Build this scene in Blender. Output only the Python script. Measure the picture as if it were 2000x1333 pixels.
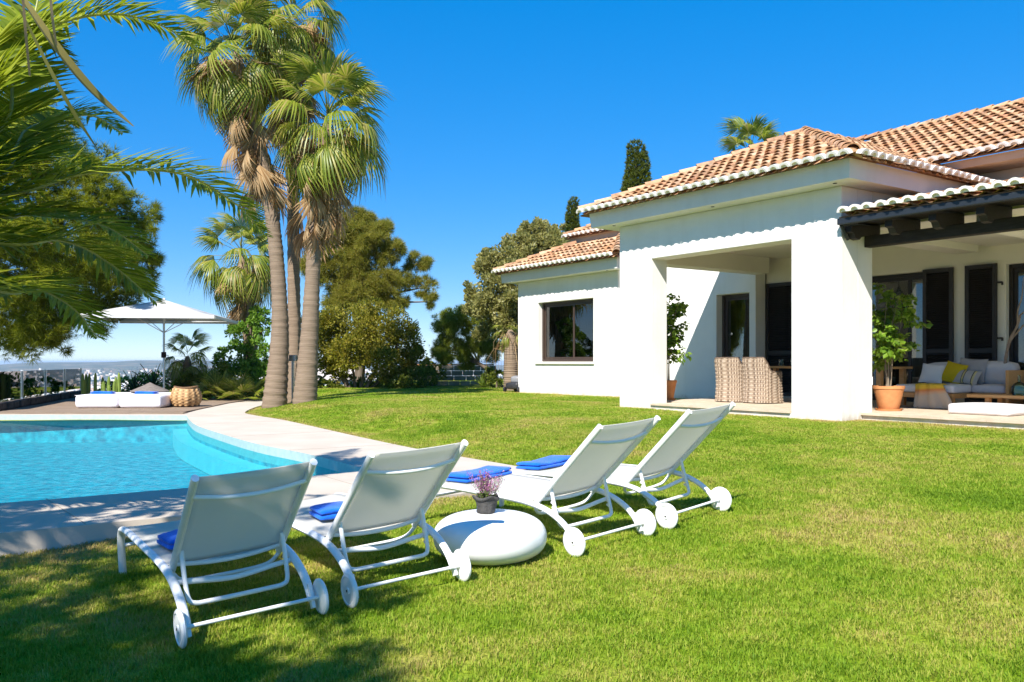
import bpy, math, random
import numpy as np
from mathutils import Vector, Matrix, Quaternion

for o in list(bpy.data.objects): bpy.data.objects.remove(o)
SC = bpy.context.scene
COL = SC.collection
R = math.radians

# ---------------------------------------------------------------- camera
CAMZ = 1.308
cam_d = bpy.data.cameras.new('camera')
cam = bpy.data.objects.new('camera', cam_d); COL.objects.link(cam)
cam.location = (0, 0, CAMZ); cam.rotation_euler = (R(90), 0, 0)
cam_d.sensor_width = 36; cam_d.lens = 1690 / 2000 * 36
cam_d.shift_y = 40.5 / 2000
cam_d.clip_start = 0.05; cam_d.clip_end = 200000
SC.camera = cam

# ---------------------------------------------------------------- sky and sun
SUN_EL = R(44); SX, SY = 0.36, 0.933              # the sun stands behind the camera; rays run towards (SX, SY)
SUN_STRENGTH = 4.3
world = bpy.data.worlds.new('World'); SC.world = world; world.use_nodes = True
wn = world.node_tree; wn.nodes.clear()
sky = wn.nodes.new('ShaderNodeTexSky'); sky.sky_type = 'NISHITA'; sky.sun_disc = False
sky.sun_elevation = SUN_EL; sky.sun_rotation = math.atan2(-SX, -SY)
sky.altitude = 150; sky.air_density = 0.7; sky.dust_density = 0.0; sky.ozone_density = 8.0
bg = wn.nodes.new('ShaderNodeBackground'); bg.inputs['Strength'].default_value = 0.14
hs = wn.nodes.new('ShaderNodeHueSaturation'); hs.inputs['Saturation'].default_value = 2.15; hs.inputs['Value'].default_value = 1.78; hs.inputs['Hue'].default_value = 0.511
ga = wn.nodes.new('ShaderNodeGamma'); ga.inputs[1].default_value = 0.385
wo = wn.nodes.new('ShaderNodeOutputWorld')
wn.links.new(sky.outputs[0], ga.inputs[0]); wn.links.new(ga.outputs[0], hs.inputs['Color']); wn.links.new(hs.outputs[0], bg.inputs[0]); wn.links.new(bg.outputs[0], wo.inputs[0])
sun_d = bpy.data.lights.new('sun', 'SUN'); sun_d.energy = SUN_STRENGTH; sun_d.angle = R(0.5); sun_d.color = (1.0, 0.95, 0.87)
sun = bpy.data.objects.new('sun', sun_d); COL.objects.link(sun)
ray = Vector((SX * math.cos(SUN_EL), SY * math.cos(SUN_EL), -math.sin(SUN_EL)))
sun.rotation_euler = ray.to_track_quat('-Z', 'Y').to_euler()
SC.view_settings.view_transform = 'Standard'; SC.view_settings.look = 'None'
SC.view_settings.exposure = 1.08; SC.view_settings.gamma = 1.0; SC.view_settings.use_curve_mapping = False
SC.render.engine = 'CYCLES'
cy = SC.cycles
cy.max_bounces = 8; cy.diffuse_bounces = 5; cy.glossy_bounces = 3; cy.transmission_bounces = 4
cy.transparent_max_bounces = 16; cy.volume_bounces = 0; cy.caustics_reflective = False; cy.caustics_refractive = False
cy.use_denoising = True; cy.sample_clamp_indirect = 6.0

# ---------------------------------------------------------------- helpers
def rng(seed): return np.random.default_rng(seed)

def tag(o, label=None, cat=None, group=None, kind=None):
    if label: o['label'] = label
    if cat: o['category'] = cat
    if group: o['group'] = group
    if kind: o['kind'] = kind
    return o

def empty(name, loc=(0, 0, 0), rz=0, label=None, cat=None, group=None):
    o = bpy.data.objects.new(name, None); COL.objects.link(o)
    o.empty_display_size = 0.1
    o.location = loc; o.rotation_euler = (0, 0, rz)
    return tag(o, label, cat, group)

def link(name, me, parent=None, loc=None, rot=None):
    o = bpy.data.objects.new(name, me); COL.objects.link(o)
    if parent is not None: o.parent = parent
    if loc is not None: o.location = loc
    if rot is not None: o.rotation_euler = rot
    return o

def copy_tree(o, parent=None):
    c = o.copy(); COL.objects.link(c); c.parent = parent
    for ch in list(o.children): copy_tree(ch, c)
    return c

def np_mesh(name, V, F, mats, fm=None, smooth=False):
    """V (n,3), F (m,k) with one k, or a list of faces"""
    me = bpy.data.meshes.new(name)
    if isinstance(F, np.ndarray):
        m, k = F.shape
        me.vertices.add(len(V)); me.vertices.foreach_set('co', np.asarray(V, np.float32).ravel())
        me.loops.add(m * k); me.loops.foreach_set('vertex_index', F.astype(np.int32).ravel())
        me.polygons.add(m); me.polygons.foreach_set('loop_start', np.arange(0, m * k, k, dtype=np.int32))
        me.polygons.foreach_set('loop_total', np.full(m, k, np.int32))
        me.update(calc_edges=True)
    else:
        me.from_pydata([tuple(v) for v in V], [], F)
    for m_ in mats: me.materials.append(m_)
    if fm is not None: me.polygons.foreach_set('material_index', np.asarray(fm, np.int32))
    if smooth: me.polygons.foreach_set('use_smooth', np.ones(len(me.polygons), bool))
    me.update()
    return me

class MB:
    def __init__(s): s.V = []; s.F = []; s.M = []
    def add(s, vs, fs, mi=0):
        b = len(s.V); s.V += [tuple(v) for v in vs]
        for f in fs: s.F.append(tuple(b + i for i in f)); s.M.append(mi)
        return s
    def box(s, x0, x1, y0, y1, z0, z1, mi=0):
        v = [(x, y, z) for z in (z0, z1) for y in (y0, y1) for x in (x0, x1)]
        return s.add(v, [(0, 2, 3, 1), (4, 5, 7, 6), (0, 1, 5, 4), (2, 6, 7, 3), (0, 4, 6, 2), (1, 3, 7, 5)], mi)
    def obox(s, c, size, rot=None, mi=0):
        M = rot if rot is not None else Matrix.Identity(3); h = [d / 2 for d in size]; c = Vector(c)
        v = [c + M @ Vector((sx * h[0], sy * h[1], sz * h[2])) for sz in (-1, 1) for sy in (-1, 1) for sx in (-1, 1)]
        return s.add(v, [(0, 2, 3, 1), (4, 5, 7, 6), (0, 1, 5, 4), (2, 6, 7, 3), (0, 4, 6, 2), (1, 3, 7, 5)], mi)
    def prism(s, poly, z0, z1, mi=0, mtop=None):
        n = len(poly); v = [(p[0], p[1], z0) for p in poly] + [(p[0], p[1], z1) for p in poly]
        s.add(v, [tuple(range(n - 1, -1, -1))] + [(i, (i + 1) % n, n + (i + 1) % n, n + i) for i in range(n)], mi)
        b = len(s.V) - n; s.F.append(tuple(range(b, b + n))); s.M.append(mi if mtop is None else mtop); return s
    def tube(s, pts, r, n=8, cap=True, mi=0, flat=1.0):
        pts = [Vector(p) for p in pts]; k = len(pts)
        rs = r if isinstance(r, (list, tuple, np.ndarray)) else [r] * k
        t0 = (pts[1] - pts[0]).normalized()
        up = Vector((0, 0, 1)) if abs(t0.z) < .9 else Vector((1, 0, 0))
        nrm = (up - t0 * up.dot(t0)).normalized(); vs = []
        for i, p in enumerate(pts):
            t = (pts[min(i + 1, k - 1)] - pts[max(i - 1, 0)])
            if t.length < 1e-9: t = t0
            t.normalize(); nrm = (nrm - t * nrm.dot(t))
            nrm.normalize(); b = t.cross(nrm)
            for j in range(n):
                a = 2 * math.pi * j / n
                vs.append(p + (nrm * math.cos(a) * flat + b * math.sin(a)) * rs[i])
        fs = [(i * n + j, i * n + (j + 1) % n, (i + 1) * n + (j + 1) % n, (i + 1) * n + j) for i in range(k - 1) for j in range(n)]
        if cap: fs += [tuple(range(n - 1, -1, -1)), tuple((k - 1) * n + j for j in range(n))]
        return s.add(vs, fs, mi)
    def lathe(s, prof, n=24, c=(0, 0, 0), mi=0, axis='z'):
        vs = []
        for r, z in prof:
            for j in range(n):
                a = 2 * math.pi * j / n
                q = (r * math.cos(a), r * math.sin(a), z)
                if axis == 'x': q = (q[2], q[0], q[1])
                vs.append((c[0] + q[0], c[1] + q[1], c[2] + q[2]))
        k = len(prof)
        fs = [(i * n + j, i * n + (j + 1) % n, (i + 1) * n + (j + 1) % n, (i + 1) * n + j) for i in range(k - 1) for j in range(n)]
        return s.add(vs, fs, mi)
    def mesh(s, name, mats, smooth=None):
        me = bpy.data.meshes.new(name); me.from_pydata(s.V, [], s.F)
        for m in (mats if isinstance(mats, (list, tuple)) else [mats]): me.materials.append(m)
        me.polygons.foreach_set('material_index', np.array(s.M, np.int32))
        if smooth:
            me.polygons.foreach_set('use_smooth', np.ones(len(me.polygons), bool))
            try: me.set_sharp_from_angle(angle=R(smooth))
            except Exception: pass
        me.update(); return me
    def build(s, name, mats, parent=None, smooth=None, loc=None, rot=None, bevel=0, seg=2, weld=False):
        o = link(name, s.mesh(name, mats, smooth), parent, loc, rot)
        if weld: w = o.modifiers.new('weld', 'WELD'); w.merge_threshold = 1e-4
        if bevel:
            b = o.modifiers.new('bevel', 'BEVEL'); b.width = bevel; b.segments = seg; b.limit_method = 'ANGLE'; b.angle_limit = R(40)
        return o

def spline(pts, n=6):
    """Catmull-Rom through pts"""
    P = [Vector(p) for p in pts]; P = [P[0] * 2 - P[1]] + P + [P[-1] * 2 - P[-2]]; out = []
    for i in range(1, len(P) - 2):
        for k in range(n):
            t = k / n; a, b, c, d = P[i - 1], P[i], P[i + 1], P[i + 2]
            out.append(0.5 * ((2 * b) + (c - a) * t + (2 * a - 5 * b + 4 * c - d) * t * t + (3 * b - a - 3 * c + d) * t ** 3))
    out.append(P[-2]); return out

def closed_spline(pts, n=6):
    P = [Vector((p[0], p[1], 0)) for p in pts]; m = len(P); out = []
    for i in range(m):
        a, b, c, d = P[i - 1], P[i], P[(i + 1) % m], P[(i + 2) % m]
        for k in range(n):
            t = k / n
            q = 0.5 * ((2 * b) + (c - a) * t + (2 * a - 5 * b + 4 * c - d) * t * t + (3 * b - a - 3 * c + d) * t ** 3)
            out.append((q.x, q.y))
    return out

def scatter(tv, tf, Rm, loc):
    """template verts (k,3), faces (f,q), rotations*scale (n,3,3), loc (n,3) -> V,F"""
    tv = np.asarray(tv, float); tf = np.asarray(tf, int); n = len(loc); k = len(tv)
    V = np.einsum('nij,kj->nki', Rm, tv) + loc[:, None, :]
    F = tf[None] + (np.arange(n) * k)[:, None, None]
    return V.reshape(-1, 3), F.reshape(-1, tf.shape[1])

def frames(d, up=None, roll=None):
    """rotation matrices whose local y axis is d (n,3) and whose z is near up"""
    d = d / np.linalg.norm(d, axis=1, keepdims=True)
    if up is None: up = np.tile(np.array([0, 0, 1.0]), (len(d), 1))
    x = np.cross(d, up); ln = np.linalg.norm(x, axis=1, keepdims=True); x = np.where(ln < 1e-4, np.array([[1.0, 0, 0]]), x / np.maximum(ln, 1e-6))
    z = np.cross(x, d)
    if roll is not None:
        c, s_ = np.cos(roll)[:, None], np.sin(roll)[:, None]; x, z = x * c + z * s_, z * c - x * s_
    return np.stack([x, d, z], axis=2)

def rand_dirs(g, n):
    v = g.normal(size=(n, 3)); return v / np.linalg.norm(v, axis=1, keepdims=True)

# ---------------------------------------------------------------- materials
_M = {}
def nt(name):
    m = bpy.data.materials.new(name); m.use_nodes = True; t = m.node_tree; t.nodes.clear()
    out = t.nodes.new('ShaderNodeOutputMaterial'); return m, t, out

def ramp(t, fac, cols):
    r = t.nodes.new('ShaderNodeValToRGB'); e = r.color_ramp.elements
    while len(e) < len(cols): e.new(0.5)
    for i, (p, c) in enumerate(cols): e[i].position = p; e[i].color = (*c, 1)
    t.links.new(fac, r.inputs[0]); return r.outputs[0]

def noise(t, scale, detail=4, rough=.55, vec=None, dist=0):
    n = t.nodes.new('ShaderNodeTexNoise'); n.inputs['Scale'].default_value = scale; n.inputs['Detail'].default_value = detail
    n.inputs['Roughness'].default_value = rough; n.inputs['Distortion'].default_value = dist
    if vec is not None: t.links.new(vec, n.inputs['Vector'])
    return n.outputs['Fac']

def math_(t, op, a, b=None):
    n = t.nodes.new('ShaderNodeMath'); n.operation = op
    for i, x in enumerate((a, b)):
        if x is None: continue
        if isinstance(x, (int, float)): n.inputs[i].default_value = x
        else: t.links.new(x, n.inputs[i])
    return n.outputs[0]

def island_random(t):
    g = t.nodes.new('ShaderNodeNewGeometry'); o = t.nodes.new('ShaderNodeObjectInfo')
    return math_(t, 'FRACT', math_(t, 'ADD', g.outputs['Random Per Island'], o.outputs['Random']))

def surf(name, c1, c2=None, scale=3.0, rough=.6, bump=0.0, bscale=40.0, spec=.4, metal=0.0, detail=5, space='Object', stretch=None, sheen=0, coat=0):
    if name in _M: return _M[name]
    m, t, out = nt(name); b = t.nodes.new('ShaderNodeBsdfPrincipled')
    b.inputs['Roughness'].default_value = rough; b.inputs['Metallic'].default_value = metal; b.inputs['Specular IOR Level'].default_value = spec
    if sheen: b.inputs['Sheen Weight'].default_value = sheen
    if coat: b.inputs['Coat Weight'].default_value = coat; b.inputs['Coat Roughness'].default_value = .15
    if space == 'World':
        g = t.nodes.new('ShaderNodeNewGeometry'); vec = g.outputs['Position']
    else:
        tc = t.nodes.new('ShaderNodeTexCoord'); vec = tc.outputs['Object']
    if stretch:
        mp = t.nodes.new('ShaderNodeMapping'); mp.inputs['Scale'].default_value = stretch; t.links.new(vec, mp.inputs[0]); vec = mp.outputs[0]
    if c2 is None: b.inputs['Base Color'].default_value = (*c1, 1)
    else: t.links.new(ramp(t, noise(t, scale, detail, vec=vec), [(.3, c1), (.7, c2)]), b.inputs['Base Color'])
    if bump:
        bn = t.nodes.new('ShaderNodeBump'); bn.inputs['Strength'].default_value = bump; bn.inputs['Distance'].default_value = .01
        t.links.new(noise(t, bscale, 4, vec=vec), bn.inputs['Height']); t.links.new(bn.outputs[0], b.inputs['Normal'])
    t.links.new(b.outputs[0], out.inputs[0]); _M[name] = m; return m

def leaf(name, cols, trans=.35, rough=.45, spec=.35):
    """leaf colour varies from leaf to leaf; part of the light passes through"""
    if name in _M: return _M[name]
    m, t, out = nt(name); r = island_random(t)
    k = len(cols); col = ramp(t, r, [(i / max(1, k - 1), c) for i, c in enumerate(cols)])
    b = t.nodes.new('ShaderNodeBsdfPrincipled'); b.inputs['Roughness'].default_value = rough; b.inputs['Specular IOR Level'].default_value = spec
    tr = t.nodes.new('ShaderNodeBsdfTranslucent'); mx = t.nodes.new('ShaderNodeMixShader'); mx.inputs[0].default_value = trans
    br = t.nodes.new('ShaderNodeHueSaturation'); br.inputs['Value'].default_value = 1.5; br.inputs['Hue'].default_value = .485
    t.links.new(col, b.inputs['Base Color']); t.links.new(col, br.inputs['Color']); t.links.new(br.outputs[0], tr.inputs[0])
    t.links.new(b.outputs[0], mx.inputs[1]); t.links.new(tr.outputs[0], mx.inputs[2]); t.links.new(mx.outputs[0], out.inputs[0])
    _M[name] = m; return m

def glass(name, tint=(1, 1, 1), ior=1.5, rough=0.0, boost=1.0):
    if name in _M: return _M[name]
    m, t, out = nt(name)
    a = t.nodes.new('ShaderNodeBsdfTransparent'); a.inputs[0].default_value = (*tint, 1)
    g = t.nodes.new('ShaderNodeBsdfGlossy'); g.inputs['Roughness'].default_value = rough
    f = t.nodes.new('ShaderNodeFresnel'); f.inputs[0].default_value = ior
    mx = t.nodes.new('ShaderNodeMixShader'); fac = math_(t, 'MINIMUM', math_(t, 'MULTIPLY', f.outputs[0], boost), 1.0)
    t.links.new(fac, mx.inputs[0]); t.links.new(a.outputs[0], mx.inputs[1]); t.links.new(g.outputs[0], mx.inputs[2]); t.links.new(mx.outputs[0], out.inputs[0])
    _M[name] = m; return m

def render_mat():
    # lime render: trowel relief, faint rain streaks, splash dirt in ragged patches low on the wall
    m, t, out = nt('white_render'); b = t.nodes.new('ShaderNodeBsdfPrincipled'); b.inputs['Roughness'].default_value = .88; b.inputs['Specular IOR Level'].default_value = .15
    tc = t.nodes.new('ShaderNodeTexCoord'); v = tc.outputs['Object']; mp = t.nodes.new('ShaderNodeMapping'); mp.inputs['Scale'].default_value = (5, 5, .35); t.links.new(v, mp.inputs[0])
    base = ramp(t, noise(t, 1.1, 6, .6, v), [(.3, (.72, .70, .665)), (.7, (.80, .78, .75))]); st = ramp(t, noise(t, 1.0, 5, .65, mp.outputs[0]), [(.34, (.86, .84, .80)), (.52, (1, 1, 1))])
    sp = t.nodes.new('ShaderNodeSeparateXYZ'); t.links.new(v, sp.inputs[0]); d = math_(t, 'ADD', sp.outputs[2], math_(t, 'MULTIPLY', noise(t, 5, 5, .7, v), .34)); dirt = ramp(t, d, [(.14, (.62, .55, .44)), (.30, (1, 1, 1))])
    m1 = t.nodes.new('ShaderNodeMixRGB'); m1.blend_type = 'MULTIPLY'; m1.inputs[0].default_value = .22; m2 = t.nodes.new('ShaderNodeMixRGB'); m2.blend_type = 'MULTIPLY'; m2.inputs[0].default_value = .8
    t.links.new(base, m1.inputs[1]); t.links.new(st, m1.inputs[2]); t.links.new(m1.outputs[0], m2.inputs[1]); t.links.new(dirt, m2.inputs[2]); t.links.new(m2.outputs[0], b.inputs['Base Color'])
    bn = t.nodes.new('ShaderNodeBump'); bn.inputs['Strength'].default_value = .35; bn.inputs['Distance'].default_value = .012; t.links.new(noise(t, 14, 6, .65, v), bn.inputs['Height']); t.links.new(bn.outputs[0], b.inputs['Normal']); t.links.new(b.outputs[0], out.inputs[0]); return m
WHITE_WALL = render_mat()
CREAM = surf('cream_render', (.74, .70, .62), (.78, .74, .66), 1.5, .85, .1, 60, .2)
WHITE_METAL = surf('white_powder_coat', (.80, .80, .79), (.84, .84, .83), 9, .38, .02, 300, .5)
WHITE_PLASTIC = surf('white_plastic', (.80, .80, .78), (.85, .85, .83), 5, .35, .03, 30, .5)
GROOVE_SHADOW = surf('blue_groove_shadow', (.03, .09, .32), (.02, .06, .25), 20, .6)  # dark blue strip: the shadow inside the rail slot, painted as colour
DARK = surf('dark_gap', (.012, .012, .012), None, rough=.9)
STEEL = surf('brushed_steel', (.45, .46, .47), (.55, .56, .57), 30, .3, .02, 200, .5, .9)
DARK_WOOD = surf('dark_stained_wood', (.022, .016, .013), (.045, .034, .028), 6, .6, .25, 30, .3, stretch=(1, 8, 8))
SHUTTER = surf('black_shutter_paint', (.016, .013, .012), (.026, .021, .019), 8, .5, .05, 60, .4)
BRONZE = surf('brown_window_frame', (.045, .028, .02), (.06, .038, .028), 12, .45, .03, 90, .5)
TEAK = surf('teak', (.50, .24, .075), (.62, .33, .12), 4, .5, .15, 40, .35, stretch=(1, 10, 10))
TERRACOTTA = surf('terracotta', (.50, .20, .075), (.62, .29, .12), 5, .8, .2, 40, .2)
STONE_FLOOR = surf('travertine', (.50, .40, .29), (.62, .52, .40), 5, .6, .12, 40, .3)
BARK = surf('grey_bark', (.10, .075, .055), (.19, .15, .115), 6, .95, .9, 25, .1, stretch=(1, 1, .25))

# ================================================================ SETTING
POOL_IN_A = [(-10.0, 7.6), (-7.6, 6.5), (-5.9, 6.75), (-4.45, 7.52), (-3.07, 8.5), (-2.44, 9.06), (-1.62, 9.76)]
POOL_IN_B = [(-1.62, 9.76), (-1.86, 10.2), (-2.73, 11.53), (-3.84, 12.97), (-4.99, 14.8), (-6.09, 16.7), (-6.95, 18.6), (-7.43, 19.77)]
POOL_IN_C = [(-7.43, 19.77), (-9.5, 19.9), (-11.9, 20.0)]
POOL_IN_D = [(-11.9, 20.0), (-12.7, 18.6), (-12.9, 15), (-12.1, 10.5), (-10.0, 7.6)]
def path2(pts, n=6): return [(p.x, p.y) for p in spline([(a, b, 0) for a, b in pts], n)]
POOL = path2(POOL_IN_A)[:-1] + path2(POOL_IN_B)[:-1] + path2(POOL_IN_C)[:-1] + path2(POOL_IN_D)[:-1]
OUT_A = [(-11.0, 6.0), (-8.0, 4.6), (-5.5, 5.15), (-3.67, 6.2), (-2.9, 6.72), (-1.8, 7.32), (-.61, 7.95), (-.02, 8.6), (.34, 9.3), (.2, 9.95), (-1.21, 12.0), (-2.52, 14.2), (-4.7, 18.05),
         (-5.85, 19.77), (-6.47, 20.96), (-6.9, 23.1), (-7.1, 25), (-7.1, 27.2)]
OUT_B = [(-8.4, 27.2), (-8.35, 25.4), (-8.05, 22.5), (-7.72, 20.3)]
OUT_C = [(-12.2, 20.35), (-13.8, 18.9), (-14.1, 15), (-13.3, 9.6), (-11.0, 6.0)]
COPING = path2(OUT_A) + path2(OUT_B) + path2(OUT_C)[:-1]
COPE_Z = .08; WATER_Z = -.045
_CP = np.array(COPING)

def inside(poly, x, y):
    px, py = poly[:, 0], poly[:, 1]; qx, qy = np.roll(px, -1), np.roll(py, -1); r = np.zeros(np.shape(x), bool)
    for a, b, c, d in zip(px, py, qx, qy):
        k = ((b > y) != (d > y)); r ^= k & (x < (c - a) * (y - b) / (d - b + 1e-12) + a)
    return r
def pdist(poly, x, y):
    best = np.full(np.shape(x), 1e9); q = np.roll(poly, -1, axis=0)
    for (a, b), (c, d) in zip(poly, q):
        ex, ey = c - a, d - b; L = ex * ex + ey * ey + 1e-12
        u = np.clip(((x - a) * ex + (y - b) * ey) / L, 0, 1)
        best = np.minimum(best, (x - a - u * ex) ** 2 + (y - b - u * ey) ** 2)
    return np.sqrt(best)
def ground(x, y):
    x = np.asarray(x, float); y = np.asarray(y, float)
    p = .045 * x + .033 * (y - 4); k = 25.
    c = -np.log(np.exp(-k * p) + math.exp(-k * .308)) / k
    w = np.clip(pdist(_CP, x, y) / 2.0, 0, 1); w = w * w * (3 - 2 * w)
    z = np.where(c > .045, .045 * (1 - w) + c * w, c)
    z = np.where((x < -7.2) & (y > 19.3), np.minimum(z, -.03), z)
    return np.maximum(z, -.25) + .006 * np.sin(x * 1.7 + y * .6) + .005 * np.sin(x * .8 - y * 2.1)
def gz(x, y): return float(ground(np.array([x]), np.array([y]))[0])

# ---- grass colour: shared by the turf and the blades, patches follow the ground
def grass_colour(t, blades):
    g = t.nodes.new('ShaderNodeNewGeometry'); mp = t.nodes.new('ShaderNodeMapping'); mp.inputs['Scale'].default_value = (1, 1, 0)
    t.links.new(g.outputs['Position'], mp.inputs[0]); v = mp.outputs[0]
    big = noise(t, .55, 5, .6, v, .6); med = noise(t, 3.2, 4, .6, v)
    f = math_(t, 'ADD', math_(t, 'SUBTRACT', math_(t, 'MULTIPLY', big, .85), .066), math_(t, 'ADD', math_(t, 'MULTIPLY', med, .40), .012))
    at = t.nodes.new('ShaderNodeAttribute'); at.attribute_name = 'dry'; at.attribute_type = 'INSTANCER' if blades else 'GEOMETRY'; f = math_(t, 'ADD', f, math_(t, 'MULTIPLY', at.outputs['Fac'], .20))
    if blades: f = math_(t, 'ADD', f, math_(t, 'MULTIPLY', math_(t, 'SUBTRACT', island_random(t), .5), .24))
    return ramp(t, f, [(.34, (.12, .225, .010)), (.47, (.205, .33, .016)), (.58, (.305, .39, .034)), (.69, (.44, .42, .085)), (.82, (.50, .38, .15))])
def grass_mat(name, blades):
    m, t, out = nt(name); col = grass_colour(t, blades)
    b = t.nodes.new('ShaderNodeBsdfPrincipled'); b.inputs['Roughness'].default_value = .6 if blades else .95; b.inputs['Specular IOR Level'].default_value = .25 if blades else .05
    if blades:
        tr = t.nodes.new('ShaderNodeBsdfTranslucent'); mx = t.nodes.new('ShaderNodeMixShader'); mx.inputs[0].default_value = .4
        t.links.new(col, b.inputs['Base Color']); t.links.new(col, tr.inputs[0]); t.links.new(b.outputs[0], mx.inputs[1]); t.links.new(tr.outputs[0], mx.inputs[2])
        t.links.new(mx.outputs[0], out.inputs[0])
    else:
        g = t.nodes.new('ShaderNodeNewGeometry')
        mix = t.nodes.new('ShaderNodeMixRGB'); mix.blend_type = 'MULTIPLY'; mix.inputs[0].default_value = 1
        t.links.new(col, mix.inputs[1]); t.links.new(ramp(t, noise(t, 55, 3, .7, g.outputs['Position']), [(.3, (.45, .45, .4)), (.65, (1.0, 1.0, 1.0))]), mix.inputs[2])
        t.links.new(mix.outputs[0], b.inputs['Base Color'])
        bn = t.nodes.new('ShaderNodeBump'); bn.inputs['Strength'].default_value = .9; bn.inputs['Distance'].default_value = .03
        t.links.new(noise(t, 40, 4, .7, g.outputs['Position']), bn.inputs['Height']); t.links.new(bn.outputs[0], b.inputs['Normal'])
        t.links.new(b.outputs[0], out.inputs[0])
    return m
TURF = grass_mat('turf', False); BLADE = grass_mat('grass_blade', True)

def dryness(x, y):
    # grass burns brown in a narrow strip along the paving and the house walls
    t_ = (x - 2.36) * .5736 - (y - 18.99) * .8192; s_ = (x - 2.36) * .8192 + (y - 18.99) * .5736
    wall_d = np.where((t_ > -.3) & (t_ < 12), np.where(t_ < 5.5, -s_, .5 - s_), np.where(t_ > -9, 3.5 - s_, 9)); wall_d = np.where(wall_d < -.2, 9, np.maximum(wall_d, 0))
    return np.clip(1 - np.minimum(pdist(_CP, x, y) / .55, wall_d / .5), 0, 1) ** 1.3
def make_lawn():
    st = .35; xs = np.arange(-17, 27, st); ys = np.arange(-9, 49, st); X, Y = np.meshgrid(xs, ys); Z = ground(X, Y)
    ins = inside(_CP, X, Y) & (pdist(_CP, X, Y) > .45)
    n, m = X.shape; idx = np.arange(n * m).reshape(n, m)
    keep = ~(ins[:-1, :-1] & ins[1:, :-1] & ins[:-1, 1:] & ins[1:, 1:])
    Z = np.where(inside(_CP, X, Y), np.minimum(Z, -.02), Z)
    F = np.stack([idx[:-1, :-1], idx[:-1, 1:], idx[1:, 1:], idx[1:, :-1]], axis=-1)[keep]
    o = link('lawn', np_mesh('lawn', np.stack([X, Y, Z], -1).reshape(-1, 3), F, [TURF], smooth=True)); tag(o, kind='structure')
    a = o.data.attributes.new('dry', 'FLOAT', 'POINT'); a.data.foreach_set('value', dryness(X.ravel(), Y.ravel()).astype(np.float32))
make_lawn()

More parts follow.
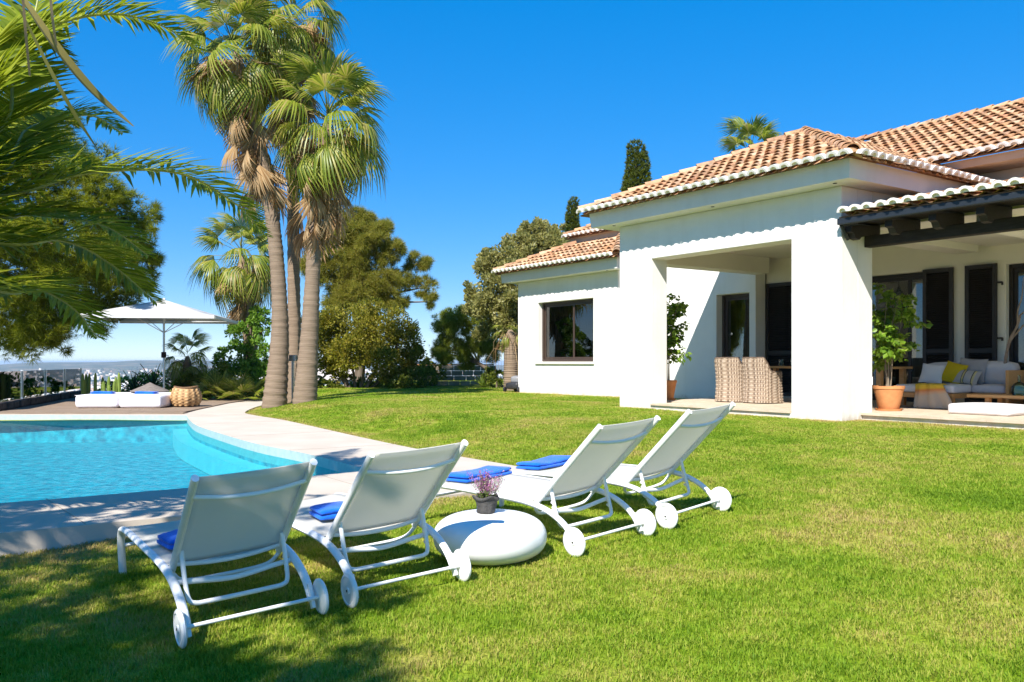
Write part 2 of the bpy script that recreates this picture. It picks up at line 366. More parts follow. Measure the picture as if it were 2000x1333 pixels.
def make_grass():
    # tufts of mown blades; points get sparser and tufts larger with distance
    src = bpy.data.collections.new('grass_sources')
    for v in range(4):
        g = rng(40 + v); nb = 20; V = []; F = []
        for b in range(nb):
            a, rr = g.uniform(0, 6.28), .055 * math.sqrt(g.uniform()); x, y = rr * math.cos(a), rr * math.sin(a)
            h = g.uniform(.016, .034); ln = g.uniform(.15, 1.1) * h; d = g.uniform(0, 6.28); w = g.uniform(.0016, .0028)
            wx, wy = -math.sin(d) * w, math.cos(d) * w; dx, dy = math.cos(d), math.sin(d); i = len(V)
            V += [(x - wx, y - wy, -.005), (x + wx, y + wy, -.005), (x + wx + dx * ln * .35, y + wy + dy * ln * .35, h * .6), (x - wx + dx * ln * .35, y - wy + dy * ln * .35, h * .6), (x + dx * ln, y + dy * ln, h)]
            F += [(i, i + 1, i + 2, i + 3), (i + 3, i + 2, i + 4)]
        me = bpy.data.meshes.new('grass_tuft'); me.from_pydata(V, [], F); me.materials.append(BLADE)
        src.objects.link(bpy.data.objects.new('grass_tuft', me))
    g = rng(7); pts = []
    for y0, y1, dens, sc in ((2.3, 5.2, 700, .9), (5.2, 9, 480, 1.0), (9, 15, 280, 1.3), (15, 24, 130, 1.8), (24, 40, 40, 2.6)):
        w = .66 * y1 + .8; n = int(2 * w * (y1 - y0) * dens)
        x = g.uniform(-w, w, n); y = g.uniform(y0, y1, n); k = np.abs(x) < .64 * y + .6; x, y = x[k], y[k]
        k = ~(inside(_CP, x, y) | (pdist(_CP, x, y) < .03)); x, y = x[k], y[k]
        # keep clear of the villa, the deck and the planting
        t_ = (x - 2.36) * .5736 - (y - 18.99) * .8192; s_ = (x - 2.36) * .8192 + (y - 18.99) * .5736
        house = ((s_ > -.02) & (t_ > -.02) & (t_ < 5.52)) | ((s_ > .5) & (t_ > 5)) | ((s_ > 3.54) & (t_ > -8.86))
        deck = (x < -6.9) & (y > 19)
        k = ~(house | deck); x, y = x[k], y[k]
        pts.append(np.stack([x, y, ground(x, y), sc * g.uniform(.7, 1.25, len(x)), g.uniform(0, 6.28, len(x)), dryness(x, y)], 1))
    P = np.concatenate(pts); me = bpy.data.meshes.new('grass'); me.vertices.add(len(P)); me.vertices.foreach_set('co', P[:, :3].astype(np.float32).ravel())
    for nm, c in (('tuft_scale', 3), ('tuft_turn', 4), ('dry', 5)):
        at = me.attributes.new(nm, 'FLOAT', 'POINT'); at.data.foreach_set('value', P[:, c].astype(np.float32))
    o = link('grass', me); tag(o, 'short mown green and straw coloured grass covering the lawn', 'grass', kind='stuff')
    ng = bpy.data.node_groups.new('grass_tufts', 'GeometryNodeTree')
    ng.interface.new_socket('Geometry', in_out='INPUT', socket_type='NodeSocketGeometry'); ng.interface.new_socket('Geometry', in_out='OUTPUT', socket_type='NodeSocketGeometry')
    N = ng.nodes; gi = N.new('NodeGroupInput'); go = N.new('NodeGroupOutput'); ip = N.new('GeometryNodeInstanceOnPoints'); ci = N.new('GeometryNodeCollectionInfo')
    ci.inputs['Collection'].default_value = src; ci.inputs['Separate Children'].default_value = True; ci.inputs['Reset Children'].default_value = True; ip.inputs['Pick Instance'].default_value = True
    def attr(nm):
        a = N.new('GeometryNodeInputNamedAttribute'); a.data_type = 'FLOAT'; a.inputs['Name'].default_value = nm; return a.outputs['Attribute']
    cx = N.new('ShaderNodeCombineXYZ'); L = ng.links
    L.new(attr('tuft_turn'), cx.inputs[2]); L.new(gi.outputs[0], ip.inputs['Points']); L.new(ci.outputs[0], ip.inputs['Instance']); L.new(cx.outputs[0], ip.inputs['Rotation'])
    sc_ = N.new('ShaderNodeCombineXYZ'); ts = attr('tuft_scale'); L.new(ts, sc_.inputs[0]); L.new(ts, sc_.inputs[1]); sc_.inputs[2].default_value = 1.0; L.new(sc_.outputs[0], ip.inputs['Scale']); L.new(ip.outputs[0], go.inputs[0])
    md = o.modifiers.new('tufts', 'NODES'); md.node_group = ng
make_grass()

# ---- pool
RIPPLED_PLASTER = surf('pool_mosaic_ripple_light', (.03, .20, .27), (.10, .52, .56), 5.5, .5, .05, 30, .3, space='World')  # turquoise floor; its mottled noise paints the water's ripple light into the colour
LEDGE = surf('pool_ledge', (.34, .56, .56), (.42, .64, .63), 3, .5, space='World')
COPE = surf('cast_stone_coping', (.50, .425, .345), (.58, .505, .42), 1.3, .8, .15, 70, .2, space='World')
def water_mat():
    m, t, out = nt('pool_water')
    a = t.nodes.new('ShaderNodeBsdfTransparent'); a.inputs[0].default_value = (.30, .88, .97, 1)
    g = t.nodes.new('ShaderNodeBsdfGlossy'); g.inputs['Roughness'].default_value = .015
    f = t.nodes.new('ShaderNodeFresnel'); f.inputs[0].default_value = 1.33; mx = t.nodes.new('ShaderNodeMixShader')
    ge = t.nodes.new('ShaderNodeNewGeometry'); bn = t.nodes.new('ShaderNodeBump'); bn.inputs['Strength'].default_value = .9; bn.inputs['Distance'].default_value = .04
    h = math_(t, 'ADD', noise(t, 5.5, 3, .6, ge.outputs['Position'], .8), math_(t, 'MULTIPLY', noise(t, 17, 2, .5, ge.outputs['Position'], .5), .35))
    t.links.new(h, bn.inputs['Height'])
    for n in (g, f): t.links.new(bn.outputs[0], n.inputs['Normal'])
    t.links.new(math_(t, 'MULTIPLY', f.outputs[0], .30), mx.inputs[0]); t.links.new(a.outputs[0], mx.inputs[1]); t.links.new(g.outputs[0], mx.inputs[2]); t.links.new(mx.outputs[0], out.inputs[0])
    return m
from mathutils.geometry import tessellate_polygon
def ring_mesh(name, outer, inner, z, zlow_out, zlow_in, mats):
    V = [(x, y, z) for x, y in outer] + [(x, y, z) for x, y in inner]; no, ni = len(outer), len(inner)
    F = [tuple(t) for t in tessellate_polygon([[Vector((x, y, 0)) for x, y in outer], [Vector((x, y, 0)) for x, y in inner]])]; M = [0] * len(F)
    b = len(V); V += [(x, y, zlow_out) for x, y in outer]
    for i in range(no): j = (i + 1) % no; F.append((i, j, b + j, b + i)); M.append(0)
    b = len(V); V += [(x, y, zlow_in) for x, y in inner]
    for i in range(ni): j = (i + 1) % ni; F.append((no + i, b + i, b + j, no + j)); M.append(1)
    me = bpy.data.meshes.new(name); me.from_pydata(V, [], F)
    for m in mats: me.materials.append(m)
    me.polygons.foreach_set('material_index', M); me.update(); return me
TILE_LINE = surf('waterline_mosaic', (.34, .44, .42), (.44, .54, .51), 12, .4)
cope = link('pool_coping', ring_mesh('pool_coping', COPING, POOL, COPE_Z, -.45, WATER_Z - .12, [COPE, TILE_LINE])); tag(cope, kind='structure')
JOINT = surf('joint_mortar', (.34, .29, .24), None, rough=.95)
for (ax, ay), (bx, by) in (((-4.18, 7.76), (-3.22, 6.54)), ((-2.05, 9.33), (-1.0, 7.78)), ((-1.55, 9.95), (.12, 9.62)), ((-3.1, 12.0), (-1.72, 12.9)), ((-4.62, 14.2), (-3.16, 15.3)), ((-6.2, 17.0), (-4.72, 18.0)), ((-7.3, 19.5), (-6.05, 20.1)), ((-6.6, 6.58), (-6.1, 5.0))):
    d = Vector((bx - ax, by - ay, 0)); c = Vector(((ax + bx) / 2, (ay + by) / 2, COPE_Z + .0005)); a = math.atan2(d.y, d.x)
    MB().obox((0, 0, 0), (d.length * .985, .009, .004)).build('joint', JOINT, cope, loc=c, rot=(0, 0, a))
def pool_shell():
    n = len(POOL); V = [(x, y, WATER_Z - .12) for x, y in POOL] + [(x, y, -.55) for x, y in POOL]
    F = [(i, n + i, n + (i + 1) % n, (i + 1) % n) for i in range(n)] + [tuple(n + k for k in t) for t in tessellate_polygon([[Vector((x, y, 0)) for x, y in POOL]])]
    o = link('pool_basin', np_mesh('pool_basin', V, F, [RIPPLED_PLASTER])); tag(o, kind='structure')
    B = path2(POOL_IN_B, 8); mb = MB()
    for w, z0 in ((.3, -.22),):
        ins = []
        for i, p in enumerate(B):
            q0, q1 = B[max(0, i - 1)], B[min(len(B) - 1, i + 1)]; dx, dy = q1[0] - q0[0], q1[1] - q0[1]; L = math.hypot(dx, dy); ins.append((p[0] - dy / L * w, p[1] + dx / L * w))
        ins = [(min(a, -1.7), b) for a, b in ins]
        k = len(B); V = [(x, y, z0) for x, y in B] + [(x, y, z0) for x, y in ins] + [(x, y, -.54) for x, y in ins]
        F = [(i, i + 1, k + i + 1, k + i) for i in range(k - 1)] + [(k + i, k + i + 1, 2 * k + i + 1, 2 * k + i) for i in range(k - 1)]
        mb.add(V, F, 0 if z0 > -.5 else 1)
    tag(mb.build('pool_step', [LEDGE, RIPPLED_PLASTER]), kind='structure')
    V = [(x, y, WATER_Z) for x, y in POOL]; F = [tuple(t) for t in tessellate_polygon([[Vector((x, y, 0)) for x, y in POOL]])]
    tag(link('pool_water', np_mesh('pool_water', V, F, [water_mat()])), kind='structure')
pool_shell()

# ---- timber deck behind the pool, plank by plank
DECK = surf('weathered_deck', (.20, .14, .10), (.33, .25, .18), 3, .8, .4, 30, .15, stretch=(.5, 8, 8))
deck = MB().box(-14.6, -7.75, 20.4, 28.6, -.3, .075).build('deck', DARK); tag(deck, kind='structure')
def deck_planks():
    g = rng(3); y = 20.4; w = .145
    while y < 28.4:
        xr = -7.75 if y < 20.6 else (-8.05 - (min(y, 25.4) - 22.5) * .1)
        xl = -12.6 - (y - 21.6) * .28
        cuts = [xl, xl + g.uniform(1.6, 2.6), xl + g.uniform(3, 4), xr]
        for a, b in zip(cuts[:-1], cuts[1:]):
            MB().box(a + .003, b - .003, y, y + w - .008, .07, .105 + g.uniform(0, .003)).build('plank', DECK, deck)
        y += w
deck_planks()

# ---- terrain beyond the garden, city and sea
def terrain_z(r, az):
    s = np.clip((r - 36) / 650, 0, 1); z = -4 - 112 * (1 - (1 - s) ** 2.2)
    bump = 126 * np.exp(-((az + 20.5) / 7.5) ** 2) + 118 * np.exp(-((az + 10) / 9) ** 2) + 62 * np.exp(-((az + 38) / 10) ** 2) + 45 * np.exp(-((az + 29) / 3) ** 2) + 70 * np.exp(-((az - 8) / 12) ** 2)
    bump = np.minimum(bump, 128)
    k = np.clip((r - 4800) / 3600, 0, 1); k = k * k * (3 - 2 * k); z = z + bump * k
    z = z + np.clip((r - 900) / 2500, 0, 1) * (7 * np.sin(az * .55 + r * .0011) + 5 * np.sin(az * 1.3 - r * .0023)) * (1 - .7 * k)
    f = np.clip((r - 9300) / 1500, 0, 1); return z * (1 - f) + (-160) * f
def terrain():
    rs = np.concatenate([[0.5], np.linspace(20, 120, 11), np.linspace(160, 1200, 14), np.linspace(1350, 11000, 60)]); azs = np.concatenate([np.linspace(-180, -42, 24), np.linspace(-40, 16, 113), np.linspace(18, 178, 28)])
    A, Rr = np.meshgrid(azs, rs); Z = terrain_z(Rr, A); X = Rr * np.sin(np.radians(A)); Y = Rr * np.cos(np.radians(A))
    n, m = A.shape; idx = np.arange(n * m).reshape(n, m); nx = np.roll(idx, -1, axis=1)
    F = np.stack([idx[:-1], nx[:-1], nx[1:], idx[1:]], -1).reshape(-1, 4)
    m_, t, out = nt('valley_ground'); b = t.nodes.new('ShaderNodeBsdfPrincipled'); b.inputs['Roughness'].default_value = .95; b.inputs['Specular IOR Level'].default_value = .05
    g = t.nodes.new('ShaderNodeNewGeometry'); a1 = noise(t, .006, 8, .7, g.outputs['Position'])
    t.links.new(ramp(t, a1, [(.40, (.030, .045, .018)), (.53, (.08, .085, .04)), (.62, (.22, .16, .10)), (.74, (.34, .26, .18))]), b.inputs['Base Color']); t.links.new(b.outputs[0], out.inputs[0])
    tag(link('terrain', np_mesh('terrain', np.stack([X, Y, Z], -1).reshape(-1, 3), F, [m_], smooth=True)), kind='structure')
    SEA = surf('sea', (.03, .09, .16), (.04, .11, .18), .001, .3, space='World')
    k = 64; V = [(rr * math.sin(2 * math.pi * i / k), rr * math.cos(2 * math.pi * i / k), -124) for rr in (8000, 42000) for i in range(k)]
    tag(link('sea', np_mesh('sea', V, [(i, (i + 1) % k, k + (i + 1) % k, k + i) for i in range(k)], [SEA])), kind='structure')
terrain()
def city():
    m, t, out = nt('town_walls'); b = t.nodes.new('ShaderNodeBsdfPrincipled'); b.inputs['Roughness'].default_value = .9
    t.links.new(ramp(t, island_random(t), [(0, (.74, .72, .68)), (.5, (.62, .57, .50)), (.72, (.46, .36, .27)), (.88, (.36, .21, .13)), (1, (.76, .74, .72))]), b.inputs['Base Color']); t.links.new(b.outputs[0], out.inputs[0])
    g = rng(11); tv = np.array([(x, y, z) for z in (0, 1) for y in (-.5, .5) for x in (-.5, .5)], float); tf = [(4, 5, 7, 6), (0, 1, 5, 4), (2, 6, 7, 3), (0, 4, 6, 2), (1, 3, 7, 5)]
    az = []; rr = []
    for _ in range(240):      # neighbourhoods
        a0 = g.uniform(-37, 6); r0 = 1000 + 5400 * g.uniform() ** .8; k = g.integers(6, 24); sp = g.uniform(40, 150)
        az.append(a0 + np.degrees(g.normal(0, sp * 1.4, k) / r0)); rr.append(r0 + g.normal(0, sp * 1.6, k))
    for _ in range(170):      # nearer quarters below the garden
        a0 = g.uniform(-37, 6); r0 = 850 + 2000 * g.uniform(); k = g.integers(4, 12); sp = g.uniform(30, 90)
        az.append(a0 + np.degrees(g.normal(0, sp * 1.4, k) / r0)); rr.append(r0 + g.normal(0, sp * 1.6, k))
    az = np.concatenate(az); rr = np.clip(np.concatenate(rr), 700, 8600); n = len(az)
    X = rr * np.sin(np.radians(az)); Y = rr * np.cos(np.radians(az)); Z = terrain_z(rr, az) - 2
    W = g.uniform(8, 26, n); D = g.uniform(8, 18, n); H = g.choice([6, 8, 9, 12, 15, 21], n, p=[.25, .25, .2, .15, .1, .05]) + 2.0; th = g.uniform(0, 3.14, n)
    Rm = np.zeros((n, 3, 3)); Rm[:, 0, 0] = np.cos(th) * W; Rm[:, 1, 0] = np.sin(th) * W; Rm[:, 0, 1] = -np.sin(th) * D; Rm[:, 1, 1] = np.cos(th) * D; Rm[:, 2, 2] = H
    V, F = scatter(tv, tf, Rm, np.stack([X, Y, Z], 1))
    tag(link('distant_town', np_mesh('distant_town', V, F, [m])), 'pale hazy town of small white buildings spread over the far valley', 'town', kind='stuff')
    # dark tree clumps of the valley
    n = 4200; az = g.uniform(-38, 8, n); rr = 1400 + 5400 * g.uniform(size=n) ** .8
    tv2 = np.array([(math.cos(a) * r, math.sin(a) * r, z) for r, z in ((.8, 0), (1, .45), (.55, .85)) for a in np.linspace(0, 2 * math.pi, 7)[:6]] + [(0, 0, 1)]); tf2 = [(l * 6 + i, l * 6 + (i + 1) % 6, (l + 1) * 6 + (i + 1) % 6, (l + 1) * 6 + i) for l in (0, 1) for i in range(6)]
    X = rr * np.sin(np.radians(az)); Y = rr * np.cos(np.radians(az)); Z = terrain_z(rr, az) - 1; s = g.uniform(4, 11, n); Rm = np.zeros((n, 3, 3)); Rm[:, 0, 0] = s * g.uniform(.8, 2.4, n); Rm[:, 1, 1] = s; Rm[:, 2, 2] = s * g.uniform(.6, 1.1, n)
    V, F = scatter(tv2, tf2, Rm, np.stack([X, Y, Z], 1))
    tag(link('distant_trees', np_mesh('distant_trees', V, F, [leaf('far_tree_leaf', [(.02, .04, .012), (.04, .065, .02), (.055, .075, .03)], 0)], smooth=True)), 'dark tree clumps scattered between the far town blocks', 'trees', kind='stuff')
city()

# ================================================================ VILLA
# local frame: x runs along the facade to the right, y into the house, z up from the lawn
VA = R(-55.0); VO = Vector((2.36, 18.99, .308))
villa = empty('villa', VO, VA, 'white rendered villa with terracotta barrel tile roofs and an open dining porch', 'house')
def W(t, s, z=0): return VO + Vector((t * math.cos(VA) - s * math.sin(VA), t * math.sin(VA) + s * math.cos(VA), z))
FL = .125     # terrace floor height

def wall(mb, a0, a1, z0, z1, b0, b1, holes=(), axis='x', mi=0):
    A = sorted({a0, a1, *[h[0] for h in holes], *[h[1] for h in holes]}); Z = sorted({z0, z1, *[h[2] for h in holes], *[h[3] for h in holes]})
    def solid(i, j):
        if i < 0 or j < 0 or i >= len(A) - 1 or j >= len(Z) - 1: return False
        ca, cz = (A[i] + A[i + 1]) / 2, (Z[j] + Z[j + 1]) / 2
        return not any(h[0] < ca < h[1] and h[2] < cz < h[3] for h in holes)
    P = (lambda a, b, z: (a, b, z)) if axis == 'x' else (lambda a, b, z: (b, a, z))
    for i in range(len(A) - 1):
        for j in range(len(Z) - 1):
            if not solid(i, j): continue
            p, q, u, w = A[i], A[i + 1], Z[j], Z[j + 1]
            fs = [[(p, b0, u), (q, b0, u), (q, b0, w), (p, b0, w)], [(p, b1, u), (p, b1, w), (q, b1, w), (q, b1, u)]]
            if not solid(i - 1, j): fs.append([(p, b0, u), (p, b0, w), (p, b1, w), (p, b1, u)])
            if not solid(i + 1, j): fs.append([(q, b0, u), (q, b1, u), (q, b1, w), (q, b0, w)])
            if not solid(i, j - 1): fs.append([(p, b0, u), (p, b1, u), (q, b1, u), (q, b0, u)])
            if not solid(i, j + 1): fs.append([(p, b0, w), (q, b0, w), (q, b1, w), (p, b1, w)])
            for f in fs: mb.add([P(*v) for v in f], [(0, 1, 2, 3) if axis == 'x' else (3, 2, 1, 0)], mi)
    return mb

# ---- walls
m = MB(); wall(m, 0, 5.5, -.3, 3.95, 0, .46, [(.99, 4.497, .09, 3.165)]); m.build('front_wall', WHITE_WALL, villa, weld=True, bevel=.014)
m = MB().box(4.497, 5.497, .462, .90, -.3, 3.95); m.build('pier', WHITE_WALL, villa, bevel=.014)
m = MB().box(.003, .45, .462, 4.498, 3.165, 3.95); m.build('lintel', CREAM, villa)
m = MB().box(5.05, 5.497, .902, 4.498, 3.165, 3.95); m.build('lintel', CREAM, villa)
m = MB().box(.452, 5.048, .462, 4.898, 3.55, 3.62); m.build('porch_ceiling', CREAM, villa)
m = MB(); wall(m, -3.98, .035, -.3, 3.95, 4.5, 4.88, [(-1.243, -.169, FL, 2.74)]); m.build('link_wall', WHITE_WALL, villa, weld=True, bevel=.014)
m = MB(); wall(m, .037, 13, -.3, 4.78, 4.9, 5.2, [(.95, 2.2, FL, 2.92), (2.45, 4.3, FL, 2.92), (5.83, 7.6, FL, 2.92)]); m.build('back_wall', CREAM, villa, weld=True, bevel=.014)
m = MB(); wall(m, -8.84, -4.0, -.3, 3.57, 3.55, 3.87, [(-7.76, -5.07, 1.0, 2.86)]); m.build('wing_wall', WHITE_WALL, villa, weld=True, bevel=.014)
wall(MB(), 3.872, 9, -.3, 3.57, -4.30, -4.002, axis='y').build('wing_side_wall', WHITE_WALL, villa, weld=True, bevel=.014)
wall(MB(), 3.872, 9, -.3, 3.57, -8.838, -8.54, axis='y').build('wing_end_wall', WHITE_WALL, villa, weld=True, bevel=.014)
PINK = surf('painted_shade_render', (.62, .48, .36), (.68, .54, .42), 1.5, .85, .1, 60, .2)  # render with a pinkish brown shade put into its colour, upper walls and eaves
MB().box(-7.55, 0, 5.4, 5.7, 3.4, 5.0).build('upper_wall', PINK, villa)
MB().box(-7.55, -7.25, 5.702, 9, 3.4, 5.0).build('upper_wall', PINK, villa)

# ---- rooms behind the glass
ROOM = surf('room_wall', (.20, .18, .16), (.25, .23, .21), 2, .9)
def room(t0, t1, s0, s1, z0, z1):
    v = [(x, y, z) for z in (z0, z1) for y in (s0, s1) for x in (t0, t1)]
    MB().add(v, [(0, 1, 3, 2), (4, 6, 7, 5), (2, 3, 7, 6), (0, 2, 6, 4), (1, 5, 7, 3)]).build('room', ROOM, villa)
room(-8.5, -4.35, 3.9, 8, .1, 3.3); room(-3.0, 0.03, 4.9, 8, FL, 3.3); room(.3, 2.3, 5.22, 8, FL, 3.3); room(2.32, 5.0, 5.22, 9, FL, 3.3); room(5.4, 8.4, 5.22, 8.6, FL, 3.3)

# ---- windows and doors
PANE = glass('window_glass', (.62, .70, .70), 1.5, 0, 2.6)
BLIND = surf('white_blind', (.74, .76, .78), None, rough=.5)
def window(t0, t1, z0, z1, s, split, frame_mat, parent, name='window', fw=.07, label=None):
    f = MB(); f.box(t0, t0 + fw, s, s + .09, z0, z1).box(t1 - fw, t1, s, s + .09, z0, z1).box(t0 + fw, t1 - fw, s, s + .09, z1 - fw, z1).box(t0 + fw, t1 - fw, s, s + .09, z0, z0 + fw)
    w = f.build(name, frame_mat, parent, bevel=.006)
    if label: w['label'] = label
    edges = [t0 + fw] + [t0 + (t1 - t0) * k for k in split] + [t1 - fw]; sw = .075
    for k in range(len(edges) - 1):
        a, b, so = edges[k] - (.03 if k else 0), edges[k + 1] + (.03 if k < len(edges) - 2 else 0), s + (.02 if k % 2 else .05)
        f = MB(); f.box(a, a + sw, so, so + .035, z0 + fw, z1 - fw).box(b - sw, b, so, so + .035, z0 + fw, z1 - fw).box(a + sw, b - sw, so, so + .035, z1 - fw - sw, z1 - fw).box(a + sw, b - sw, so, so + .035, z0 + fw, z0 + fw + sw)
        f.build('sash', frame_mat, w); MB().box(a + sw, b - sw, so + .012, so + .018, z0 + fw + sw, z1 - fw - sw).build('pane', PANE, w)
    return w
win = window(-7.76, -5.07, 1.0, 2.86, 3.72, [.58], BRONZE, villa)
MB().box(-7.86, -5.0, 3.49, 3.72, .93, .998).build('sill', CREAM, win, bevel=.01)
m = MB(); z = 1.12
while z < 2.72: m.obox(((-7.62 - 6.28) / 2, 3.84, z), (1.34, .045, .003), Matrix.Rotation(R(35), 3, 'X')); z += .045
tag(m.build('blind_slats', BLIND, win), kind='stuff')
MB().box(-6.2, -5.2, 4.5, 4.9, .9, 1.35).build('radiator_cover', surf('grey_blue_cushion', (.25, .33, .42), (.3, .38, .46), 4, .9), win)
window(-1.243, -.169, FL + .01, 2.74, 4.72, [], BRONZE, villa, 'glass_door', label='brown framed glass door set deep in the link wall')
window(.95, 2.2, FL + .01, 2.92, 5.02, [], SHUTTER, villa, 'glass_door'); window(2.45, 4.3, FL + .01, 2.92, 5.02, [.7], SHUTTER, villa, 'glass_door'); window(5.83, 7.6, FL + .01, 2.92, 5.02, [.5], SHUTTER, villa, 'glass_door')
CURTAIN = surf('pale_curtain', (.70, .72, .68), (.76, .78, .74), 3, .9)
def curtain(t0, t1, s, z0, z1, mat=CURTAIN):
    n = 60; V = []; F = []
    for i in range(n + 1):
        x = t0 + (t1 - t0) * i / n; y = s + .03 * math.sin(i * 1.35) + .012 * math.sin(i * .6); V += [(x, y, z0), (x, y, z1)]
    for i in range(n): F.append((2 * i, 2 * i + 2, 2 * i + 3, 2 * i + 1))
    o = link('curtain', np_mesh('curtain', V, F, [mat], smooth=True), villa)
    so = o.modifiers.new('solid', 'SOLIDIFY'); so.thickness = .004
curtain(3.55, 4.05, 5.35, FL + .02, 2.8); curtain(-1.1, -.8, 5.15, FL + .02, 2.6, surf('dark_curtain', (.03, .03, .035), None, rough=.9))

def shutter(t0, t1, s, z0=.16, z1=2.95, hinge=0):
    d = .045; fw = .085; zm = z0 + (z1 - z0) * .38; f = MB()
    f.box(t0, t0 + fw, s - d, s, z0, z1).box(t1 - fw, t1, s - d, s, z0, z1)
    for a, b in ((z0, z0 + fw), (zm - .045, zm + .045), (z1 - fw, z1)): f.box(t0 + fw, t1 - fw, s - d, s, a, b)
    sh = f.build('shutter', SHUTTER, villa, bevel=.005); l = MB(); z = z0 + fw + .03
    while z < z1 - fw - .02:
        if abs(z - zm) > .06: l.obox(((t0 + t1) / 2, s - d / 2, z), (t1 - t0 - 2 * fw - .004, .05, .007), Matrix.Rotation(R(-38), 3, 'X'))
        z += .043
    tag(l.build('louvre_slats', SHUTTER, sh), kind='stuff')
    MB().box(t0 + fw, t1 - fw, s - .004, s - .001, z0 + fw, z1 - fw).build('backing', DARK, sh)
    if hinge:
        x = t1 if hinge > 0 else t0
        for zz in (.55, 1.45, 2.55): MB().box(min(x + .002 * hinge, x + .1 * hinge), max(x + .002 * hinge, x + .1 * hinge), s - .03, s - .005, zz, zz + .035).obox((x + .1 * hinge, s - .02, zz - .01), (.03, .025, .06)).build('hinge', SHUTTER, sh)
shutter(.06, .93, 4.885); shutter(1.0, 1.78, 4.86)
shutter(4.17, 4.82, 4.86); shutter(5.06, 5.69, 4.86, hinge=1); shutter(1.85, 2.44, 4.87)

# ---- floor slabs
def slabs(t0, t1, s0, s1, parent, st=.62):
    g = rng(int(100 * (t0 + 3))); j = 0; s = s0
    while s < s1 - .05:
        e = min(s + st, s1); t = t0 - (st / 2 if j % 2 else 0)
        while t < t1 - .02:
            a, b = max(t, t0), min(t + st, t1)
            if b - a > .05: MB().box(a + .003, b - .003, s + .003, e - .003, FL - .035, FL + g.uniform(-.0015, .0015)).build('floor_slab', STONE_FLOOR, parent)
            t += st
        s = e; j += 1
pf = MB().box(.992, 4.495, .004, .458, -.2, .088).box(.46, 5.5, .905, 4.9, -.2, .088).box(.992, 4.495, .464, .9, -.2, .088).box(.003, .458, .48, 4.45, -.2, .088).build('porch_floor', WHITE_WALL, villa)
slabs(.992, 4.494, -.045, .42, pf, .7); slabs(.992, 4.494, .42, .9, pf, .7); slabs(.003, 5.5, .905, 4.88, pf, .85)
tf_ = MB().box(5.502, 13, .6, 4.895, -.3, .088).build('terrace_floor', WHITE_WALL, villa)
slabs(5.502, 10.2, .54, 4.88, tf_, .7)
MB().box(5.35, 5.50, .9, .905, .6, .74).build('wall_socket', WHITE_PLASTIC, villa)

# ---- eaves: soffit boxes with an outward leaning fascia
def eave_box(t0, t1, s0, s1, z0, z1, lean, name, mat):
    v = [(t0, s0, z0), (t1, s0, z0), (t1, s1, z0), (t0, s1, z0), (t0 - lean, s0 - lean, z1), (t1 + lean, s0 - lean, z1), (t1 + lean, s1, z1), (t0 - lean, s1, z1)]
    return MB().add(v, [(0, 3, 2, 1), (4, 5, 6, 7), (0, 1, 5, 4), (1, 2, 6, 5), (2, 3, 7, 6), (3, 0, 4, 7)]).build(name, mat, villa)
ev = eave_box(-.44, 5.94, -.44, 4.55, 3.952, 4.262, .03, 'eave', WHITE_WALL)
ew = eave_box(-9.22, -3.62, 3.17, 9, 3.572, 3.90, .03, 'eave', WHITE_WALL)
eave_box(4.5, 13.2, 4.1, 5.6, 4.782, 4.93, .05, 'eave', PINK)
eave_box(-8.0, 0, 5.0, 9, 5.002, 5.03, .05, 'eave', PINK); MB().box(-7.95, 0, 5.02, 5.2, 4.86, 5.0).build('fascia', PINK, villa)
for t, s in ((.1, -.25), (5.55, -.25), (2.9, -.25)): MB().lathe([(.0, -.004), (.035, -.004), (.035, .003)], 12, (t, s, 3.95)).build('spotlight', DARK, ev)
for t in (-4.2,): MB().lathe([(.0, -.004), (.035, -.004), (.035, .003)], 12, (t, 3.33, 3.57)).build('spotlight', DARK, ew)

# ---- barrel tile roofs
def tile_mat():
    m, t, out = nt('roof_terracotta'); b = t.nodes.new('ShaderNodeBsdfPrincipled'); b.inputs['Roughness'].default_value = .85; b.inputs['Specular IOR Level'].default_value = .15
    col = ramp(t, island_random(t), [(0, (.45, .23, .11)), (.25, (.56, .34, .185)), (.5, (.61, .40, .235)), (.65, (.49, .24, .13)), (.8, (.66, .475, .31)), (.9, (.34, .19, .11)), (1, (.58, .355, .205))])
    g = t.nodes.new('ShaderNodeNewGeometry'); mix = t.nodes.new('ShaderNodeMixRGB'); mix.blend_type = 'MULTIPLY'; mix.inputs[0].default_value = .8
    t.links.new(col, mix.inputs[1]); t.links.new(ramp(t, noise(t, 3.2, 8, .75, g.outputs['Position']), [(.37, (.34, .31, .285)), (.52, (.95, .95, .95)), (.75, (1.1, 1.06, 1))]), mix.inputs[2]); t.links.new(mix.outputs[0], b.inputs['Base Color'])
    bn = t.nodes.new('ShaderNodeBump'); bn.inputs['Strength'].default_value = .3; bn.inputs['Distance'].default_value = .01; t.links.new(noise(t, 60, 4, .6, g.outputs['Position']), bn.inputs['Height']); t.links.new(bn.outputs[0], b.inputs['Normal'])
    t.links.new(b.outputs[0], out.inputs[0]); return m
TILE = tile_mat(); TILE_WHITE = surf('whitewashed_tile_end', (.80, .74, .68), (.86, .82, .77), 8, .85, .1, 50, .15, space='World')
UNDER = surf('roof_under', (.17, .09, .055), (.26, .15, .09), 5, .95)
